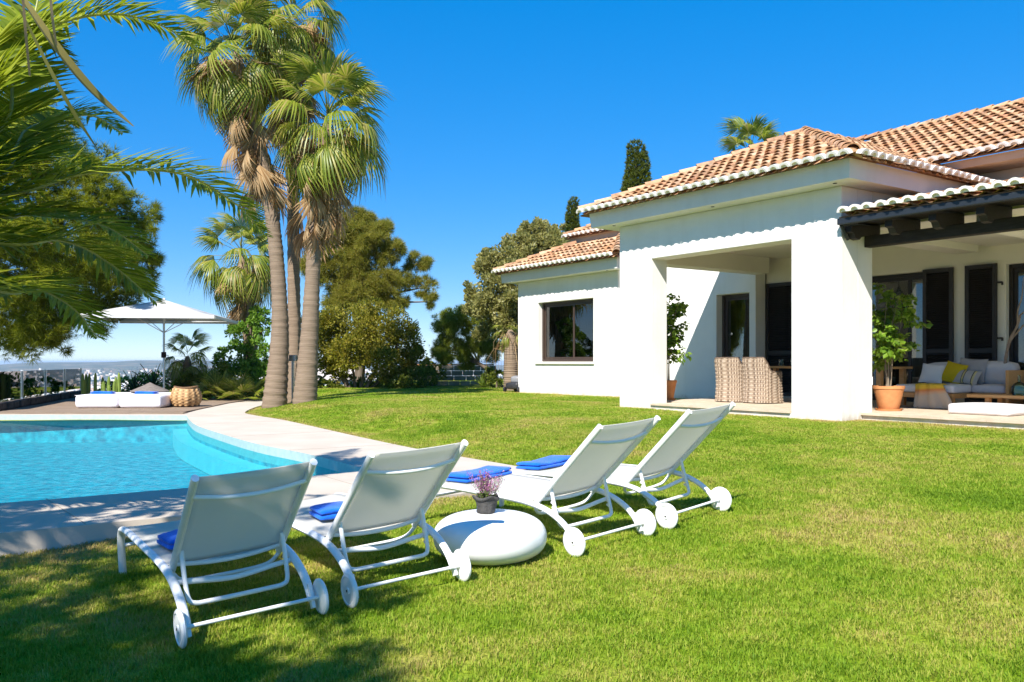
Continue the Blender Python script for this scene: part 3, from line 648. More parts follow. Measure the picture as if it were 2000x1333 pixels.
def tile_mesh(white):
    L, rl, ru, th, n = .43, (.112 if white else .096), .080, .018, 7; ys = [0, .10, L] if white else [0, L]; V = []; F = []; M = []
    for k, y in enumerate(ys):
        f = y / L; ro = rl + (ru - rl) * f; z0 = .055 * (1 - f) + .012
        for r in (ro, ro - (th if not white else .046)):
            for j in range(n + 1):
                a = math.pi * (1 - j / n); V.append((r * math.cos(a), y, z0 + r * math.sin(a) * .86))
    q = n + 1
    def ring(k, inner): return k * 2 * q + (q if inner else 0)
    for k in range(len(ys) - 1):
        o0, o1, i0, i1 = ring(k, 0), ring(k + 1, 0), ring(k, 1), ring(k + 1, 1); mi = 1 if (white and k == 0) else 0
        for j in range(n): F += [(o0 + j + 1, o0 + j, o1 + j, o1 + j + 1), (i0 + j, i0 + j + 1, i1 + j + 1, i1 + j)]; M += [mi, mi]
        F += [(o0, i0, i1, o1), (i0 + n, o0 + n, o1 + n, i1 + n)]; M += [mi, mi]
    o0, i0 = 0, q
    for j in range(n): F.append((o0 + j, o0 + j + 1, i0 + j + 1, i0 + j)); M.append(1 if white else 0)
    if white:
        b = len(V)
        for j in range(n + 1): v = V[i0 + j]; V.append((v[0], .045, v[2]))
        F.append(tuple(range(b, b + n + 1))[::-1]); M.append(1)
    return np_mesh('roof_tile', V, F, [TILE, TILE_WHITE], M)
def ridge_mesh():
    L, rl, ru, n = .44, .125, .105, 8; V = []; F = []
    for y, r, dz in ((0, rl, .03), (0, rl - .02, .03), (L, ru, 0)):
        for j in range(n + 1): a = math.pi * (1 - j / n); V.append((r * math.cos(a), y, dz + r * math.sin(a) * .9 - .02))
    q = n + 1
    for j in range(n): F += [(j + 1, j, 2 * q + j, 2 * q + j + 1), (j, j + 1, q + j + 1, q + j)]
    return np_mesh('ridge_tile', V, F, [TILE, TILE_WHITE])
TM, TMW, TMR = tile_mesh(False), tile_mesh(True), ridge_mesh()
TILES = []    # (roof object, matrix in villa space, mesh)
def roof_field(roof, O, ax, up, k, xs, h0, h1, seed, white=True):
    g = rng(seed); c = 1 / math.sqrt(1 + k * k); O = Vector(O); X = Vector((ax[0], ax[1], 0)); Yv = Vector((up[0] * c, up[1] * c, k * c)); Z = X.cross(Yv)
    st = .34 * c; gap = .225; x = xs[0] + gap / 2; mb = MB()
    while x < xs[1]:
        lo, hi = h0(x), h1(x); j = max(0, math.ceil((lo - .08) / st)) if lo > 0 else 0
        if hi - j * st > -.02:
            a = O + X * x + Yv * (j * .34); e = O + X * x + Yv * (hi / c)
        while j * st < hi - .05:
            P = O + X * (x + g.normal(0, .007)) + Yv * (j * .34 - .115 + g.normal(0, .006)) + Z * .012
            rz = g.normal(0, .03); M3 = Matrix((X, Yv, Z)).transposed() @ Matrix.Rotation(rz, 3, 'Z') @ Matrix.Rotation(g.normal(0, .014), 3, 'X')
            TILES.append((roof, Matrix.Translation(P) @ M3.to_4x4(), TMW if (j == 0 and white) else TM)); j += 1
        # channel tile between two covers
        lo2, hi2 = max(0, h0(x + gap / 2)), h1(x + gap / 2)
        if hi2 - lo2 > .05 and x + gap / 2 < xs[1]:
            pts = [(-.10, .05), (-.05, .018), (0, .006), (.05, .018), (.10, .05)]; V = []
            for hh in (lo2 - .05 if lo2 == 0 else lo2, hi2):
                for dx, dz in pts: V.append(O + X * (x + gap / 2 + dx) + Yv * (hh / c) + Z * dz)
            mb.add(V, [(q, q + 1, q + 6, q + 5) for q in range(4)])
        x += gap
    if mb.V: tag(mb.build('channel_tiles', TILE, roof), kind='stuff')
def ridge_run(roof, a, b):
    a, b = Vector(a), Vector(b); d = b - a; n = max(1, int(d.length / .36)); Yv = d.normalized(); X = Yv.cross(Vector((0, 0, 1))).normalized(); Z = X.cross(Yv); M3 = Matrix((X, Yv, Z)).transposed()
    for i in range(n): TILES.append((roof, Matrix.Translation(a + Yv * (i * d.length / n) + Z * .06) @ M3.to_4x4(), TMR))
def roof_slab(name, polys):
    mb = MB()
    for p in polys: mb.add(p, [tuple(range(len(p)))])
    o = mb.build(name, UNDER, villa); so = o.modifiers.new('solid', 'SOLIDIFY'); so.thickness = .03; so.offset = -1; return o
K = .46; E0, EZ = .61, 4.235
pr = roof_slab('porch_roof', [[(-.5, -.5, EZ + .05), (6.0, -.5, EZ + .05), (2.75, 2.75, EZ + K * 3.36)], [(6.0, -.5, EZ + .05), (6.0, 4.5, EZ + .05), (4.56, 4.5, EZ + K * 1.55), (2.75, 5.77, EZ + K * 3.36), (2.75, 2.75, EZ + K * 3.36)], [(-.61, -.61, EZ), (2.75, 2.75, EZ + K * 3.36), (2.75, 5.77, EZ + K * 3.36), (-.61, 5.77, EZ)]])
roof_field(pr, (-.61, -.61, EZ), (1, 0), (0, 1), K, (.02, 6.70), lambda x: 0, lambda x: min(x, 6.72 - x), 1)
roof_field(pr, (6.11, -.61, EZ), (0, 1), (-1, 0), K, (.02, 6.2), lambda x: 0 if x < 5.1 else x - 3.05, lambda x: min(x, 3.36), 2)
AP = EZ + K * 3.36
ridge_run(pr, (6.11, -.61, EZ + .03), (2.75, 2.75, AP + .03)); ridge_run(pr, (-.61, -.61, EZ + .03), (2.75, 2.75, AP + .03)); ridge_run(pr, (2.75, 2.75, AP + .03), (2.75, 5.77, AP + .03))
mr = roof_slab('main_roof', [[(4.56, 3.95, 4.95), (13.2, 3.95, 4.95), (13.2, 8.15, 4.95 + K * 4.2), (-.5, 8.15, 4.95 + K * 4.2), (-.5, 5.9, 4.95 + K * 1.95), (2.7, 5.9, 4.95 + K * 1.95)]])
roof_field(mr, (0, 3.95, 4.95), (1, 0), (0, 1), K, (1.2, 9.4), lambda x: max(0, 4.567 - x), lambda x: 4.2, 3)
ridge_run(mr, (9.5, 8.15, 4.95 + K * 4.2), (0, 8.15, 4.95 + K * 4.2))
wr = roof_slab('wing_roof', [[(-9.39, 3.0, 3.875), (-3.45, 3.0, 3.875), (-5.35, 4.9, 3.875 + K * 1.9), (-7.49, 4.9, 3.875 + K * 1.9)], [(-3.45, 3.0, 3.875), (-3.45, 9, 3.875), (-5.35, 9, 3.875 + K * 1.9), (-5.35, 4.9, 3.875 + K * 1.9)], [(-9.39, 3.0, 3.875), (-7.49, 4.9, 3.875 + K * 1.9), (-7.49, 9, 3.875 + K * 1.9), (-9.39, 9, 3.875)]])
roof_field(wr, (-9.39, 3.0, 3.875), (1, 0), (0, 1), K, (.02, 5.92), lambda x: 0, lambda x: min(x, 5.94 - x, 1.9), 4)
ridge_run(wr, (-3.45, 3.0, 3.9), (-5.35, 4.9, 3.9 + K * 1.9)); ridge_run(wr, (-9.39, 3.0, 3.9), (-7.49, 4.9, 3.9 + K * 1.9))
ur = roof_slab('upper_roof', [[(-8.1, 4.9, 5.04), (0, 4.9, 5.04), (0, 7.3, 5.04 + K * 2.4), (-5.7, 7.3, 5.04 + K * 2.4)], [(-8.1, 4.9, 5.04), (-5.7, 7.3, 5.04 + K * 2.4), (-8.1, 9.7, 5.04)]])
roof_field(ur, (-8.1, 4.9, 5.04), (1, 0), (0, 1), K, (.02, 4.5), lambda x: 0, lambda x: min(x, 2.4), 5)
ridge_run(ur, (-8.1, 4.9, 5.07), (-5.7, 7.3, 5.07 + K * 2.4))
PK, PZ = .2, 3.40
gr = roof_slab('terrace_roof', [[(5.55, -.14, PZ), (13, -.14, PZ), (13, 4.55, PZ + PK * 4.69), (5.55, 4.55, PZ + PK * 4.69)]])
roof_field(gr, (5.55, -.14, PZ), (1, 0), (0, 1), PK, (.02, 5.0), lambda x: 0, lambda x: 2.6 if x < .5 else 4.0, 6)
def place_tiles():
    cam_p = Vector((0, 0, CAMZ)); Mv = Matrix.Translation(VO) @ Matrix.Rotation(VA, 4, 'Z'); vis = []
    for r, M, me in TILES:
        p = Mv @ M.translation; q = p - cam_p; x = 1690 * q.x / q.y + 1000
        size = 1 / q.length; seen = x < 2030
        n = (M.to_3x3() @ Vector((0, 0, 1))); nw = Matrix.Rotation(VA, 3, 'Z') @ n; face = -(nw.dot(q.normalized()))
        bonus = 3 if me is not TM else 1
        vis.append((bonus * size * max(face + .25, .02) if seen else 0))
    order = np.argsort(-np.array(vis)); single = set(order[:298].tolist()); rest = {}
    for i, (r, M, me) in enumerate(TILES):
        if i in single:
            o = link('ridge_tile' if me is TMR else 'roof_tile', me, r); o.matrix_local = M
        else: rest.setdefault((r, me), []).append(M)
    for (r, me), Ms in rest.items():
        nv = len(me.vertices); co = np.zeros(nv * 3, np.float32); me.vertices.foreach_get('co', co); co = co.reshape(-1, 3)
        A = np.array([np.array(M) for M in Ms]); V = np.einsum('nij,kj->nki', A[:, :3, :3], co) + A[:, None, :3, 3]
        F0 = [tuple(p.vertices) for p in me.polygons]; M0 = [p.material_index for p in me.polygons]; F = []; MI = []
        for k in range(len(Ms)): F += [tuple(v + k * nv for v in f) for f in F0]; MI += M0
        tag(link('tile_field', np_mesh('tile_field', V.reshape(-1, 3), F, [TILE, TILE_WHITE], MI), r), kind='stuff')
place_tiles()

# ---- timber terrace roof structure
MB().box(5.46, 13, .66, .84, 2.965, 3.155).build('beam', DARK_WOOD, villa, bevel=.012)
MB().box(5.5, 13, .842, 4.895, 3.30, 3.34).build('terrace_ceiling', CREAM, villa)
MB().box(9.2, 9.5, .85, 4.89, 3.05, 3.299).build('ceiling_beam', CREAM, villa)
MB().box(7.3, 7.62, .85, 4.89, 3.05, 3.299).build('ceiling_beam', CREAM, villa)
for i in range(9):
    t = 5.62 + i * .72; p = [(.84, 3.16), (.84, 3.34), (.02, 3.26), (.0, 3.16), (.08, 3.14), (.13, 3.06), (.24, 3.04), (.30, 3.09), (.64, 3.157)]
    v = [(t - .06, a, z) for a, z in p] + [(t + .06, a, z) for a, z in p]; n = len(p)
    MB().add(v, [tuple(range(n)), tuple(range(2 * n - 1, n - 1, -1))] + [(k, n + k, n + (k + 1) % n, (k + 1) % n) for k in range(n)]).build('rafter_tail', DARK_WOOD, villa)
m = MB()
for i in range(44): m.box(5.56 + i * .155, 5.56 + i * .155 + .147, -.02, .84, 3.345, 3.365)
tag(m.build('roof_boards', DARK_WOOD, villa), kind='stuff')
MB().box(5.52, 13, -.16, -.05, 3.27, 3.375).build('gutter', surf('black_gutter', (.02, .024, .03), None, rough=.4), villa, bevel=.015)
MB().tube([(5.56, -.1, 3.27), (5.56, .02, 3.12), (5.56, .1, 3.05)], .03, 8).build('downpipe', surf('black_gutter', (.02, .024, .03)), villa)

# ================================================================ SUN LOUNGERS
def sling_mat():
    m, t, out = nt('sling_mesh'); tc = t.nodes.new('ShaderNodeTexCoord')
    w = t.nodes.new('ShaderNodeTexWave'); w.inputs['Scale'].default_value = 120; t.links.new(tc.outputs['Object'], w.inputs['Vector'])
    b = t.nodes.new('ShaderNodeBsdfPrincipled'); b.inputs['Roughness'].default_value = .7
    t.links.new(ramp(t, math_(t, 'ADD', math_(t, 'MULTIPLY', w.outputs['Fac'], .3), math_(t, 'MULTIPLY', noise(t, 6, 3, vec=tc.outputs['Object']), .7)), [(.2, (.77, .75, .70)), (.8, (.85, .83, .785))]), b.inputs['Base Color'])
    tr = t.nodes.new('ShaderNodeBsdfTranslucent'); tr.inputs[0].default_value = (.90, .87, .79, 1); mx = t.nodes.new('ShaderNodeMixShader'); mx.inputs[0].default_value = .5
    t.links.new(b.outputs[0], mx.inputs[1]); t.links.new(tr.outputs[0], mx.inputs[2]); t.links.new(mx.outputs[0], out.inputs[0]); return m
SLING = sling_mat()
PIV = Vector((0, .42, .295)); TOP = Vector((0, -.19, .83)); RX, PX = .315, .285
RAIL = [(1.755, 0), (1.742, .14), (1.72, .245), (1.68, .295), (1.60, .315), (1.4, .322), (1.0, .315), (.65, .305), (.46, .292), (.30, .262), (.17, .205), (.09, .14), (.045, .075)]
def make_lounger():
    root = empty('sun_lounger')
    for s in (-1, 1):
        rl = MB().tube(spline([(s * RX, y, z) for y, z in RAIL], 4), .0195, 10, flat=1.2).build('side_rail', WHITE_METAL, root, smooth=40)
        MB().tube([(s * (RX - .004), y - .0205, z - .010) for y, z in [(p.y, p.z) for p in spline([(0, y, z) for y, z in RAIL[8:]], 4)]], .0032, 5).build('groove_shadow', GROOVE_SHADOW, rl)
        d = (TOP - PIV)
        MB().tube([PIV + Vector((s * PX, 0, 0)) - d * .03, PIV + Vector((s * PX, 0, 0)) + d * .5, TOP + Vector((s * PX, 0, 0))], .0185, 10, flat=1.15).build('back_post', WHITE_METAL, root, smooth=40)
        w = MB().lathe([(0, -.014), (.075, -.014), (.088, -.011), (.094, -.005), (.094, .005), (.088, .011), (.075, .014), (.072, .009), (.02, .009), (.018, .016), (0, .016)] if s > 0 else [(0, .014), (.075, .014), (.088, .011), (.094, .005), (.094, -.005), (.088, -.011), (.075, -.014), (.072, -.009), (.02, -.009), (.018, -.016), (0, -.016)], 32, (s * .352, .02, .094), axis='x').build('wheel', WHITE_PLASTIC, root, smooth=35)
        MB().lathe([(0, s * .0175), (.007, s * .0175), (.007, 0)], 10, (s * .352, .02, .094), axis='x').build('axle_cap', DARK, w)
        MB().obox((s * .312, .05, .10), (.02, .035, .13), Matrix.Rotation(R(-22), 3, 'X')).build('wheel_bracket', WHITE_METAL, root, bevel=.004)
    def bar(name, pts, r=.013, n=6): return MB().tube(spline(pts, n), r, 10).build(name, WHITE_METAL, root, smooth=50)
    bar('axle', [(-.34, .02, .094), (0, .02, .094), (.34, .02, .094)], .010, 2)
    bar('front_stretcher', [(-.31, 1.735, .19), (0, 1.735, .19), (.31, 1.735, .19)], .012, 2)
    bar('crossbar', [(-.31, .285, .25), (-.2, .30, .235), (0, .31, .212), (.2, .30, .235), (.31, .285, .25)], .0145)
    bar('support_rod', [(-.29, .43, .275), (-.245, .46, .22), (-.17, .48, .198), (0, .48, .195), (.17, .48, .198), (.245, .46, .22), (.29, .43, .275)], .011)
    d = TOP - PIV; a = PIV + d * .2
    us = bar('support_frame', [(-.262, a.y, a.z), (-.262, a.y - .035, .25), (-.255, a.y - .06, .165), (-.225, a.y - .07, .142), (-.15, a.y - .07, .138), (.15, a.y - .07, .138), (.225, a.y - .07, .142), (.255, a.y - .06, .165), (.262, a.y - .035, .25), (.262, a.y, a.z)], .0125)
    t = MB()
    for s in (-1, 1):
        for k in range(4): t.obox((s * .262, a.y - .012 - k * .006, .30 - k * .033), (.012, .03, .012), Matrix.Rotation(R(30), 3, 'X'))
    t.build('ratchet_teeth', WHITE_METAL, us)
    nb = Vector((0, -d.z, d.y)).normalized()          # towards the rear of the backrest
    if nb.z > 0: nb = -nb
    def across(f, off, sag):
        p = PIV + d * f
        return [p + nb * (off + sag * (1 - (x / PX) ** 2)) + Vector((x, 0, 0)) for x in (-PX, -PX * .86, -PX * .45, 0, PX * .45, PX * .86, PX)]
    bar('back_top_bar', across(.82, .006, .036), .0125, 4); bar('back_bottom_bar', across(.05, .0, .03), .0125, 4)
    def cloth(name, row, nu, nv):
        V = []; F = []
        for j in range(nv + 1):
            for i in range(nu + 1): V.append(row(-1 + 2 * i / nu, j / nv))
        for j in range(nv):
            for i in range(nu): k = j * (nu + 1) + i; F.append((k, k + 1, k + nu + 2, k + nu + 1))
        o = link(name, np_mesh(name, V, F, [SLING], smooth=True), root); so = o.modifiers.new('solid', 'SOLIDIFY'); so.thickness = .004; so.offset = 0; return o
    cloth('back_sling', lambda x, f: PIV + d * (.03 + .955 * f) + Vector((x * PX * 1.0, 0, 0)) + nb * (-.012 + .017 * (1 - x * x) * (.5 + .5 * math.sin(math.pi * f))), 10, 14)
    rp = spline([(0, y, z) for y, z in RAIL[3:9]], 5)
    def seat(x, f):
        q = f * (len(rp) - 1); i = min(int(q), len(rp) - 2); p = rp[i].lerp(rp[i + 1], q - i)
        return Vector((x * RX * .985, p.y, p.z + .014 - .014 * (1 - x * x)))
    cloth('seat_sling', seat, 10, 25)
    return root
LG = [(-1.275, 4.311, .592), (-.562, 4.792, .621), (.672, 5.701, .736), (1.364, 6.35, .775)]
LL = ['white sling sun lounger nearest the camera, standing in tree shade by the pool',
      'white sling sun lounger just left of the round pebble table, half in shade',
      'white sling sun lounger just right of the round pebble table, in full sun',
      'white sling sun lounger farthest right, closest to the villa porch']
lproto = make_lounger(); LM = []
for i, (x, y, th) in enumerate(LG):
    o = lproto if i == 0 else copy_tree(lproto)
    fx, fy = -math.sin(th), math.cos(th); rx, ry = math.cos(th), math.sin(th)
    z0, z1 = gz(x, y), gz(x + fx * 1.75, y + fy * 1.75); zr = (gz(x + rx * .35, y + ry * .35) - gz(x - rx * .35, y - ry * .35))
    ya = Vector((fx * 1.75, fy * 1.75, z1 - z0)).normalized(); xa = Vector((rx * .7, ry * .7, zr)); xa = (xa - ya * xa.dot(ya)).normalized(); za = xa.cross(ya)
    o.matrix_world = Matrix.Translation((x, y, z0 + .006)) @ Matrix((xa, ya, za)).transposed().to_4x4(); LM.append(o.matrix_world.copy())
    tag(o, LL[i], 'sun lounger', 'white sun loungers on the lawn')

# ---- folded towels
TOWEL = surf('blue_terry', (.004, .11, .62), (.008, .16, .74), 14, .95, .6, 160, .1, sheen=.3)
def towel(M, size, label, seed, group='folded blue towels on the loungers'):
    L, Wd, H = size; g = rng(seed); layers = 2; root = empty('towel'); root.matrix_world = M; tag(root, label, 'towel', group)
    for k in range(layers):
        h = H / layers; z = k * h + h / 2; n = 14; V = []; F = []; lx = L * (1 - .02 * k) ; ly = Wd * (1 - .03 * k)
        prof = [(-.5, 0), (-.49, .34), (-.44, .5), (.44, .5), (.49, .34), (.5, 0), (.49, -.34), (.44, -.5), (-.44, -.5), (-.49, -.34)]
        for i in range(n + 1):
            u = -1 + 2 * i / n; e = 1 if abs(u) < .93 else .7
            for py, pz in prof: V.append((u * lx / 2, py * ly + .004 * math.sin(5 * u + k), z + pz * h * .98 * e + .003 * (k + 1) * math.sin(3.1 * u + seed + k) + .0015 * g.normal()))
        q = len(prof)
        for i in range(n):
            for j in range(q): F.append((i * q + j, (i + 1) * q + j, (i + 1) * q + (j + 1) % q, i * q + (j + 1) % q))
        F += [tuple(range(q)), tuple(range(n * q + q - 1, n * q - 1, -1))]
        link('fold', np_mesh('fold', V, F, [TOWEL], smooth=True), root)
    return root
def on_seat(i, x, y, rz): return LM[i] @ Matrix.Translation((x, y, .334)) @ Matrix.Rotation(rz, 4, 'Z')
towel(on_seat(0, -.02, .80, .06), (.46, .25, .06), 'folded blue towel on the shaded lounger nearest the camera', 1)
towel(on_seat(1, .05, .84, -.1), (.46, .25, .06), 'folded blue towel on the lounger left of the pebble table', 2)
towel(on_seat(2, .05, 1.42, .1), (.50, .26, .055), 'folded blue towel behind the heather pot, on the foot of a lounger', 3)
towel(on_seat(3, .0, 1.5, .05), (.48, .26, .055), 'folded blue towel on the foot of the rightmost lounger', 4)

# ---- pebble table and heather
px_, py_ = -.14, 5.52; pz_ = gz(px_, py_)
prof = []
for k in range(33):
    a = -math.pi / 2 + math.pi * k / 32; r = .362 * abs(math.cos(a)) ** .62; z = .152 + .152 * math.copysign(abs(math.sin(a)) ** .9, math.sin(a)); prof.append((max(r, .0005), z))
tb = MB().lathe(prof, 64).build('pebble_table', surf('white_glossy_plastic', (.80, .80, .77), (.84, .84, .82), 2, .28, .01, 20, .5), None, smooth=60, loc=(px_, py_, pz_ - .004))
tag(tb, 'round white pebble shaped side table between the two pairs of loungers', 'table')
def heather(loc):
    root = empty('potted_heather', loc, .3, 'purple heather in a crumpled dark grey pot on the pebble table', 'plant'); g = rng(5)
    V = []; F = []; n = 36; prof = [(.0, .0), (.052, .0), (.060, .012), (.058, .035), (.066, .06), (.071, .09), (.080, .112), (.084, .104), (.078, .088), (.066, .098), (.060, .085), (0, .083)]
    for r, z in prof:
        for j in range(n):
            a = 2 * math.pi * j / n; k = 1 + (.06 * math.sin(3 * a + z * 40) + .05 * math.sin(7 * a - z * 60)) * (1 if z > .01 else .4); V.append((r * k * math.cos(a), r * k * math.sin(a), z + (.008 * math.sin(4 * a + 1) if z > .08 else 0)))
    for i in range(len(prof) - 1):
        for j in range(n): F.append((i * n + j, i * n + (j + 1) % n, (i + 1) * n + (j + 1) % n, (i + 1) * n + j))
    link('pot', np_mesh('pot', V, F, [surf('grey_felt_pot', (.055, .052, .05), (.10, .095, .09), 25, .95, .6, 90, .1)], smooth=True), root)
    st = MB(); P = []; D = []; G = []; GD = []
    for i in range(46):
        a = g.uniform(0, 6.28); rr = .045 * math.sqrt(g.uniform()); h = g.uniform(.10, .20); out = g.uniform(.15, 1.0) * rr * 2.2
        p0 = Vector((rr * math.cos(a), rr * math.sin(a), .08)); p1 = p0 + Vector((out * .5 * math.cos(a), out * .5 * math.sin(a), h * .55)); p2 = p0 + Vector((out * math.cos(a) + g.normal(0, .006), out * math.sin(a) + g.normal(0, .006), h))
        st.tube([p0, p1, p2], [.0016, .0013, .0006], 4)
        for k in range(34):
            f = g.uniform(.22, 1); p = p0.lerp(p1, f * 2) if f < .5 else p1.lerp(p2, f * 2 - 1); dv = Vector(g.normal(size=3)) + Vector((0, 0, .5))
            (P if f > .3 else G).append(p + dv * .003); (D if f > .3 else GD).append(dv)
    st.build('stems', surf('heather_stem', (.10, .12, .03), None, rough=.8), root)
    tv = np.array([(0, 0, 0), (.0034, .005, .001), (0, .0105, 0), (-.0034, .005, .001)]); tf = np.array([(0, 1, 2, 3)])
    for nm, pp, dd, mat in (('flowers', P, D, leaf('heather_flower', [(.25, .03, .20), (.42, .10, .34), (.55, .22, .42), (.50, .32, .30), (.33, .36, .16)], .25)), ('leaves', G, GD, leaf('heather_leaf', [(.08, .16, .03), (.16, .24, .05)], .3))):
        dd = np.array([list(v) for v in dd]); pp = np.array([list(v) for v in pp]); V, F = scatter(tv, tf, frames(dd, roll=g.uniform(0, 6, len(dd))), pp); tag(link(nm, np_mesh(nm, V, F, [mat]), root), kind='stuff')
heather((-.165, 5.5, pz_ + .299))

# ================================================================ POOL DECK THINGS
MATT = surf('white_mattress_cover', (.76, .74, .78), (.82, .80, .83), 3, .9, .15, 40, .1)
def cushion(mb, x0, x1, y0, y1, z0, z1, puff=.03, n=10, mi=0):
    """soft box with bulging faces"""
    V = []; F = []; idx = {}
    def pt(u, v, w):
        k = (round(u, 4), round(v, 4), round(w, 4))
        if k in idx: return idx[k]
        x, y, z = (x0 + x1) / 2 + u * (x1 - x0) / 2, (y0 + y1) / 2 + v * (y1 - y0) / 2, (z0 + z1) / 2 + w * (z1 - z0) / 2
        m = min(x1 - x0, y1 - y0, z1 - z0) / 2; r = m * .55
        sx, sy, sz = (x1 - x0) / 2, (y1 - y0) / 2, (z1 - z0) / 2; q = Vector((u * sx, v * sy, w * sz)); c = Vector((max(-sx + r, min(sx - r, q.x)), max(-sy + r, min(sy - r, q.y)), max(-sz + r, min(sz - r, q.z)))); d = q - c
        if d.length > 1e-6: q = c + d.normalized() * r
        b = puff * (1 - u * u) * (1 - v * v) if abs(w) > .99 else 0
        q.z += math.copysign(b, w) if b and w > 0 else 0
        if abs(v) > .99: q.y += math.copysign(puff * .5 * (1 - u * u) * (1 - w * w), v)
        if abs(u) > .99: q.x += math.copysign(puff * .5 * (1 - v * v) * (1 - w * w), u)
        idx[k] = len(V); V.append(Vector(((x0 + x1) / 2, (y0 + y1) / 2, (z0 + z1) / 2)) + q); return idx[k]
    L = [-1 + 2 * i / n for i in range(n + 1)]
    L[1] = -.93; L[-2] = .93
    for fx in range(3):
        for sgn in (-1, 1):
            for i in range(n):
                for j in range(n):
                    c = []
                    for a, b in ((L[i], L[j]), (L[i + 1], L[j]), (L[i + 1], L[j + 1]), (L[i], L[j + 1])):
                        p = [a, b]; p.insert(fx, sgn); c.append(pt(*p))
                    if len(set(c)) == 4: F.append(tuple(c) if (sgn > 0) == (fx != 1) else tuple(c[::-1]))
    mb.add(V, F, mi); return mb
DZ = .107
for x0, x1, lab in ((-11.32, -10.22, 'left half of the white daybed, partly shaded, beside the pool'), (-10.19, -9.1, 'right half of the white daybed, next to the wicker basket')):
    r = empty('daybed', ((x0 + x1) / 2, 23.3, DZ), R(2), lab, 'daybed', 'white daybeds on the deck'); hw = (x1 - x0) / 2
    cushion(MB(), -hw, hw, -.98, .98, .0, .35, .015).build('mattress', MATT, r, smooth=60)
    MB().tube([(-hw + .02, -.987, .33), (hw - .02, -.987, .33)], .006, 6).build('piping', MATT, r)
towel(Matrix.Translation((-10.75, 22.75, DZ + .35)) @ Matrix.Rotation(.1, 4, 'Z'), (.55, .3, .07), 'folded blue towel on the left daybed', 8, 'folded blue towels on the daybed')
towel(Matrix.Translation((-9.6, 22.75, DZ + .35)) @ Matrix.Rotation(-.05, 4, 'Z'), (.52, .3, .07), 'folded blue towel on the right daybed', 9, 'folded blue towels on the daybed')
STRAWG = surf('grey_straw', (.16, .135, .12), (.24, .205, .18), 12, .95, .6, 60, .1)
def cone_cover():
    V = []; n = 48; prof = [(.50, .0), (.515, .015), (.45, .05), (.3, .115), (.14, .185), (.05, .235), (.01, .255)]; mb = MB()
    mb.lathe(prof, n); o = mb.build('conical_cushion', STRAWG, None, smooth=50, loc=(-10.0, 23.9, DZ + .375)); tag(o, 'low grey conical cushion lying on the white daybed', 'cushion'); return o
cone_cover()

WICK = {}
def wicker_mat(name, cols):
    m, t, out = nt(name); b = t.nodes.new('ShaderNodeBsdfPrincipled'); b.inputs['Roughness'].default_value = .75
    at = t.nodes.new('ShaderNodeAttribute'); at.attribute_name = 'weave'
    tc = t.nodes.new('ShaderNodeTexCoord')
    f = math_(t, 'ADD', math_(t, 'MULTIPLY', at.outputs['Fac'], .62), math_(t, 'MULTIPLY', noise(t, 25, 4, .7, tc.outputs['Object']), .5))
    t.links.new(ramp(t, f, cols), b.inputs['Base Color']); t.links.new(b.outputs[0], out.inputs[0]); return m
WK_GREY = wicker_mat('grey_wicker', [(.2, (.07, .045, .03)), (.5, (.30, .22, .155)), (.85, (.55, .46, .36))])
WK_TAN = wicker_mat('tan_wicker', [(.2, (.10, .05, .02)), (.5, (.42, .24, .10)), (.85, (.66, .44, .22))])
def weave(name, P, nu, nv, stakes, mat, parent, amp=.008, closed=True, two=True):
    """woven surface: P(u, v) gives point; strands pass in front of and behind the stakes"""
    g = np.zeros((nv + 1, nu + 1, 3)); h = np.zeros((nv + 1, nu + 1)); rr = rng(len(name) + nu)
    for j in range(nv + 1):
        for i in range(nu + 1): g[j, i] = P(i / nu, j / nv)
    du = np.gradient(g, axis=1); dv = np.gradient(g, axis=0); N = np.cross(du, dv); N /= np.maximum(np.linalg.norm(N, axis=2, keepdims=True), 1e-9)
    J, I = np.mgrid[0:nv + 1, 0:nu + 1]; row = J // 2
    jit = rr.normal(0, .45, (nv // 2 + 2, 1))[row[:, 0]]; h = .55 * np.cos(I / nu * stakes * 2 * np.pi + row * np.pi + jit) * (J % 2 * .8 + .2) + .45 * np.cos(I / nu * stakes * 2 * np.pi) - (J % 2 == 0) * .55 + rr.normal(0, .12, I.shape)
    V = g + N * (h * amp)[..., None]; idx = I + J * (nu + 1); F = np.stack([idx[:-1, :-1], idx[:-1, 1:], idx[1:, 1:], idx[1:, :-1]], -1).reshape(-1, 4)
    me = np_mesh(name, V.reshape(-1, 3), F, [mat], smooth=True); a = me.attributes.new('weave', 'FLOAT', 'POINT'); a.data.foreach_set('value', np.clip((h + 1.2) / 2.2, 0, 1).astype(np.float32).ravel())
    o = link(name, me, parent)
    return o
def basket(loc):
    root = empty('wicker_basket', loc, .4, 'round tan wicker basket on the deck beside the white daybed', 'basket')
    def P(u, v):
        a = 2 * math.pi * u; r = .27 + .11 * math.sin(math.pi * min(1, v * .85 + .12)) ; sq = 1 + .05 * math.cos(4 * a); return (r * sq * math.cos(a), r * sq * math.sin(a), .02 + .5 * v + .02 * math.cos(2 * a) * v)
    weave('woven_body', P, 120, 24, 12, WK_TAN, root, .02)
    MB().tube([(Vector(P(k / 40, 1))) for k in range(41)], .02, 8, cap=False).build('rim', WK_TAN, root, smooth=60)
    MB().lathe([(.0, .03), (.33, .03)], 24).build('base', WK_TAN, root)
basket((-8.72, 23.15, DZ))

